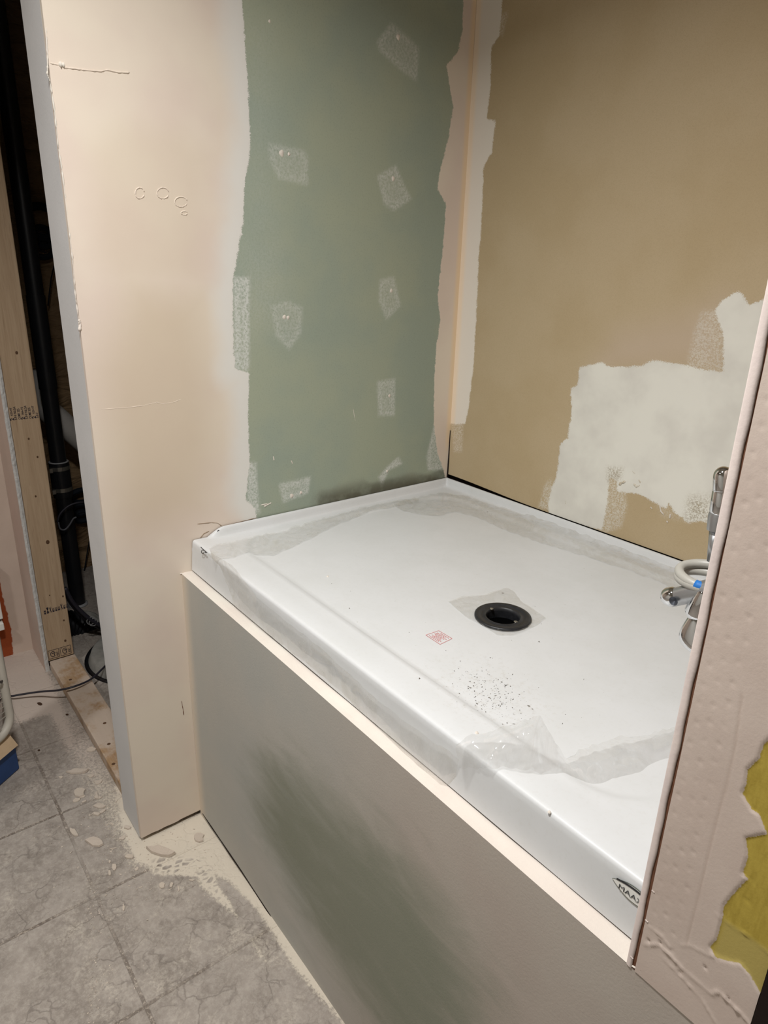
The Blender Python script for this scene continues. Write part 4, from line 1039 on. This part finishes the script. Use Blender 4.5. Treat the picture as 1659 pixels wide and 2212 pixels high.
# blue base with a chamfered lower corner
prof = [(0.0, 0.088), (0.0, 0.0), (0.062, 0.0)]
vv = []
for d in (0.0, DD):
    vv += [H3(0, d, .088), H3(0, d, .0), H3(WW, d, 0), H3(WW, d, .088)]
o = MB().add(vv, [(0,1,2,3),(7,6,5,4),(0,4,5,1),(1,5,6,2),(2,6,7,3),(3,7,4,0)]).build('base', M_BLUE, ht); bevel(o, .006, 3)
vv = [H3(0.004, -.012, .090), H3(WW, -.012, .090), H3(WW, DD, .090), H3(0.004, DD, .090), H3(0.004, .012, .122), H3(WW, .012, .122), H3(WW, DD, .122), H3(0.004, DD, .122)]
MB().add(vv, [(0,3,2,1),(4,5,6,7),(0,1,5,4),(1,2,6,5),(2,3,7,6),(3,0,4,7)]).build('ledge', M_SLAB, ht)
zb0, zb1, rc = .122, .60, .05
def rr_path(inset):
    P = []; a0, a1, b0, b1, r = inset - .022, WW - inset, zb0 + inset, zb1 - inset, rc
    for (ca, cb, s0) in ((a0 + r, b0 + r, math.pi), (a1 - r, b0 + r, 1.5 * math.pi), (a1 - r, b1 - r, 0), (a0 + r, b1 - r, .5 * math.pi)):
        for k in range(9):
            an = s0 + k * math.pi / 16; P.append(H3(ca + r * math.cos(an), .012, cb + r * math.sin(an)))
    return P
gf = MB().tube(rr_path(.014), .0125, 14, closed=True).build('grille_frame', M_CREAM, ht, smooth=True)
mb = MB(); z_ = zb0 + .03
while z_ < zb1 - .02:
    e_ = .026 if zb0 + .06 < z_ < zb1 - .06 else .045
    mb.tube([H3(e_ - .022, .014, z_), H3(WW - e_, .014, z_)], .0016, 7); z_ += .0162
for a in (.07, .21, .35): mb.tube([H3(a, .017, zb0 + .02), H3(a, .017, zb1 - .02)], .0014, 7)
mb.build('wire_grille', M_CREAM, ht, smooth=True)
MB().obox(H3(.02, DD, zb0 + .01), hu * (WW - .04), hn * (DD - .03), up_ * (zb1 - zb0 - .02)).build('housing', M_GRILLBK, ht)
c = H3(.012, -.001, W(8, 1450, 2, 0)[2] + .31); 
MB().tube([c, c + hn * .004], .005, 14).build('frame_screw', M_CHROME, ht, auto=30)
# its cord
cdp = arc3([H3(-.006, .09, .06), W(0, 1511, 2, .02), W(30, 1503, 2, .022), W(80, 1495, 2, .032), W(125, 1491, 2, .052), W(160, 1483, 2, .058), W(195, 1468, 2, .05), W(222, 1444, 2, .046), W(250, 1415, 2, .045), W(300, 1370, 2, .042)], 10)
tag(MB().tube(cdp, .0035, 10).build('power_cord', M_CABLE, smooth=True), 'dark power cord running from the heater over the bottom plate into the closet', 'cord')

# white baseboard heater on the orange wall
b1_, b2_, b3_ = W(7, 1337, 0, XF + .05), W(8, 1346, 0, XF + .058), W(10, 1361, 0, XF + .058)
bb_ = empty('baseboard_heater', (XF + .03, -0.6, 0)); tag(bb_, 'white baseboard heater on the orange wall behind the portable heater', 'heater')
o = MB().box((XF + .001, -1.1, b1_[2]), (XF + .05, b1_[1], b1_[2] + .22)).build('cover_panel', M_WHITE, bb_); bevel(o, .003)
MB().box((XF + .001, -1.1, b2_[2]), (XF + .030, b1_[1] - .004, b1_[2])).build('air_slot', M_GRILLBK, bb_)
o = MB().box((XF + .001, -1.1, b3_[2]), (XF + .058, b2_[1], b2_[2])).build('bottom_lip', M_WHITE, bb_); bevel(o, .003)

# ------------------------------------------------------------------ debris on the tiles
def chip_mesh(kind, seed, L=1.0, wd=.5, th=.06):
    r_ = random.Random(seed); n_ = 9; top = []; bot = []
    for i in range(n_):
        a = 2 * math.pi * i / n_; q = 1 + r_.uniform(-.3, .25)
        x, y = L * .5 * math.cos(a) * q, wd * .5 * math.sin(a) * q
        top.append((x, y, th + .15 * th * r_.random() + .10 * x * x)); bot.append((x * 1.05, y * 1.05, .02 * th + .08 * x * x))
    b = MB().add(top + bot, [tuple(range(n_)), tuple(range(2*n_-1, n_-1, -1))] + [(i, n_ + i, n_ + (i+1) % n_, (i+1) % n_) for i in range(n_)])
    return b
protos = []
for s_, (L_, w_, t_) in enumerate(((1, .55, .10), (1, .30, .09), (1, .8, .12), (1, .18, .08), (1, .65, .16))):
    protos.append((chip_mesh('c', s_, L_, w_, t_)))
def chip(u, v, size, rot, k, label, mat=M_FLAKE, group='plaster chips on the tile floor', name='plaster_chip'):
    o = protos[k].build(name, mat); p = W(u, v, 2, 0.0)
    o.location = (p[0], p[1], 0.0004); o.rotation_euler = (0, 0, rot); o.scale = (size, size, size)
    return tag(o, label, 'plaster chip', group)
special = [(170,1668,.062,.95,1,'long pinkish plaster sliver lying near the bottom plate',M_FLAKEP),
           (350,1842,.080,.55,1,'largest flat plaster flake, just in front of the beige wall corner',M_FLAKEP),
           (338,1834,.018,.4,0,'small chip touching the end of the largest plaster flake',M_FLAKE),
           (430,1810,.030,.2,2,'roundish grey plaster blob on the dust strip beside the knee wall',M_FLAKEP),
           (215,1742,.030,.8,0,'curled chip on the tile close to the foot of the beige wall corner',M_FLAKE),
           (197,1620,.026,1.2,2,'pale broken chip against the edge of the bottom plate',M_FLAKE),
           (160,1800,.040,.1,1,'slim chip lying alone left of the beige wall corner',M_FLAKE),
           (205,1820,.045,.6,0,'flat pinkish flake just above the tile joint crossing',M_FLAKEP),
           (172,1713,.035,.3,2,'crumbled cluster chip between the bottom plate and the blue base',M_FLAKE),
           (210,1720,.035,-.2,3,'thin curved sliver next to the bottom plate',M_FLAKE),
           (280,1852,.022,.9,4,'small chunky chip on the tile left of the largest flake',M_FLAKE)]
for u, v, s_, r_, k, lb, mt in special: chip(u, v, s_, r_, k, lb, mt)
chips = []
rg = random.Random(5)
spots = []
for _ in range(26): spots.append((rg.gauss(265, 45), rg.gauss(1775, 45)))
for _ in range(16): spots.append((rg.gauss(200, 40), rg.gauss(1690, 40)))
for _ in range(12): spots.append((rg.gauss(340, 60), rg.gauss(1905, 30)))
base = []
for k in range(5): base.append(None)
for (u, v) in spots:
    p = W(u, v, 2, 0.0)
    if p[1] > -0.168 and p[0] < 0.01: continue
    if p[1] > -0.012: continue
    k = rg.randrange(5); s_ = rg.uniform(.007, .02)
    if base[k] is None:
        base[k] = protos[k].build('plaster_chip', M_FLAKE); o = base[k]
    else:
        o = base[k].copy(); COL.objects.link(o)
    o.location = (p[0], p[1], .0003); o.rotation_euler = (0, 0, rg.uniform(0, 6.28)); o.scale = (s_,) * 3
    tag(o, 'small pale plaster chip among many on the grey tiles near the wall corner', 'plaster chip', 'small plaster chips on the tile floor')
# crumbs too many to count
mb = MB()
def crumb(u, v, s):
    p = W(u, v, 2, 0.0)
    if (p[1] > -0.17 and p[0] < 0.0) or p[1] > -0.006 or p[0] < -1.1: return
    q = RNG.normal(size=(4, 3)); q /= np.linalg.norm(q, axis=1)[:, None]; q = q * np.array([s * rg.uniform(.8, 2.4), s, s * .6])
    a = rg.uniform(0, 6.28); R = np.array([[math.cos(a), -math.sin(a), 0], [math.sin(a), math.cos(a), 0], [0, 0, 1]])
    mb.add(q @ R.T + np.array([p[0], p[1], s * .4]), [(0,1,2),(0,2,3),(0,3,1),(1,3,2)])
for _ in range(700): crumb(rg.gauss(260, 90), rg.gauss(1790, 90), rg.choice((.0008, .0012, .0017, .0024)))
for _ in range(260): crumb(rg.gauss(200, 8) + rg.choice((0, 1)) * rg.uniform(0, 110), rg.uniform(1900, 2210), rg.choice((.0008, .0012, .0018)))
for _ in range(220): crumb(rg.gauss(420, 90), rg.gauss(1900, 60), rg.choice((.0008, .0012)))
tag(mb.build('plaster_crumbs', M_FLAKE), 'fine plaster crumbs sprinkled over the grey tile floor', 'debris', kind='stuff')
lf = chip(86, 1521, .020, .4, 0, 'dark brown curled scrap on the dusty floor below the power cord', M_LEAF, None, 'brown_scrap'); lf['category'] = 'scrap'
for u, v, s_, lb in ((84,1621,.008,'tiny dark scrap on the tile right of the blue base'),(145,1544,.010,'dark scrap on the floor beside the middle of the bottom plate')):
    o = chip(u, v, s_, .6, 2, lb, M_LEAF, None, 'dark_scrap'); o['category'] = 'scrap'

# ------------------------------------------------------------------ ceiling lamps (housings)
for k, (p, pw) in enumerate(LAMPS):
    t = empty('ceiling_lamp', p); tag(t, ('round white ceiling lamp above the front of the shower', 'round white ceiling lamp added as unseen fill over the open floor')[k], 'lamp', 'ceiling lamps')
    MB().add(*revolve([(.088, -.030), (.105, -.030), (.115, -.02), (.115, .04), (0, .04)], p, 40)).build('lamp_housing', M_WHITE, t, smooth=False)
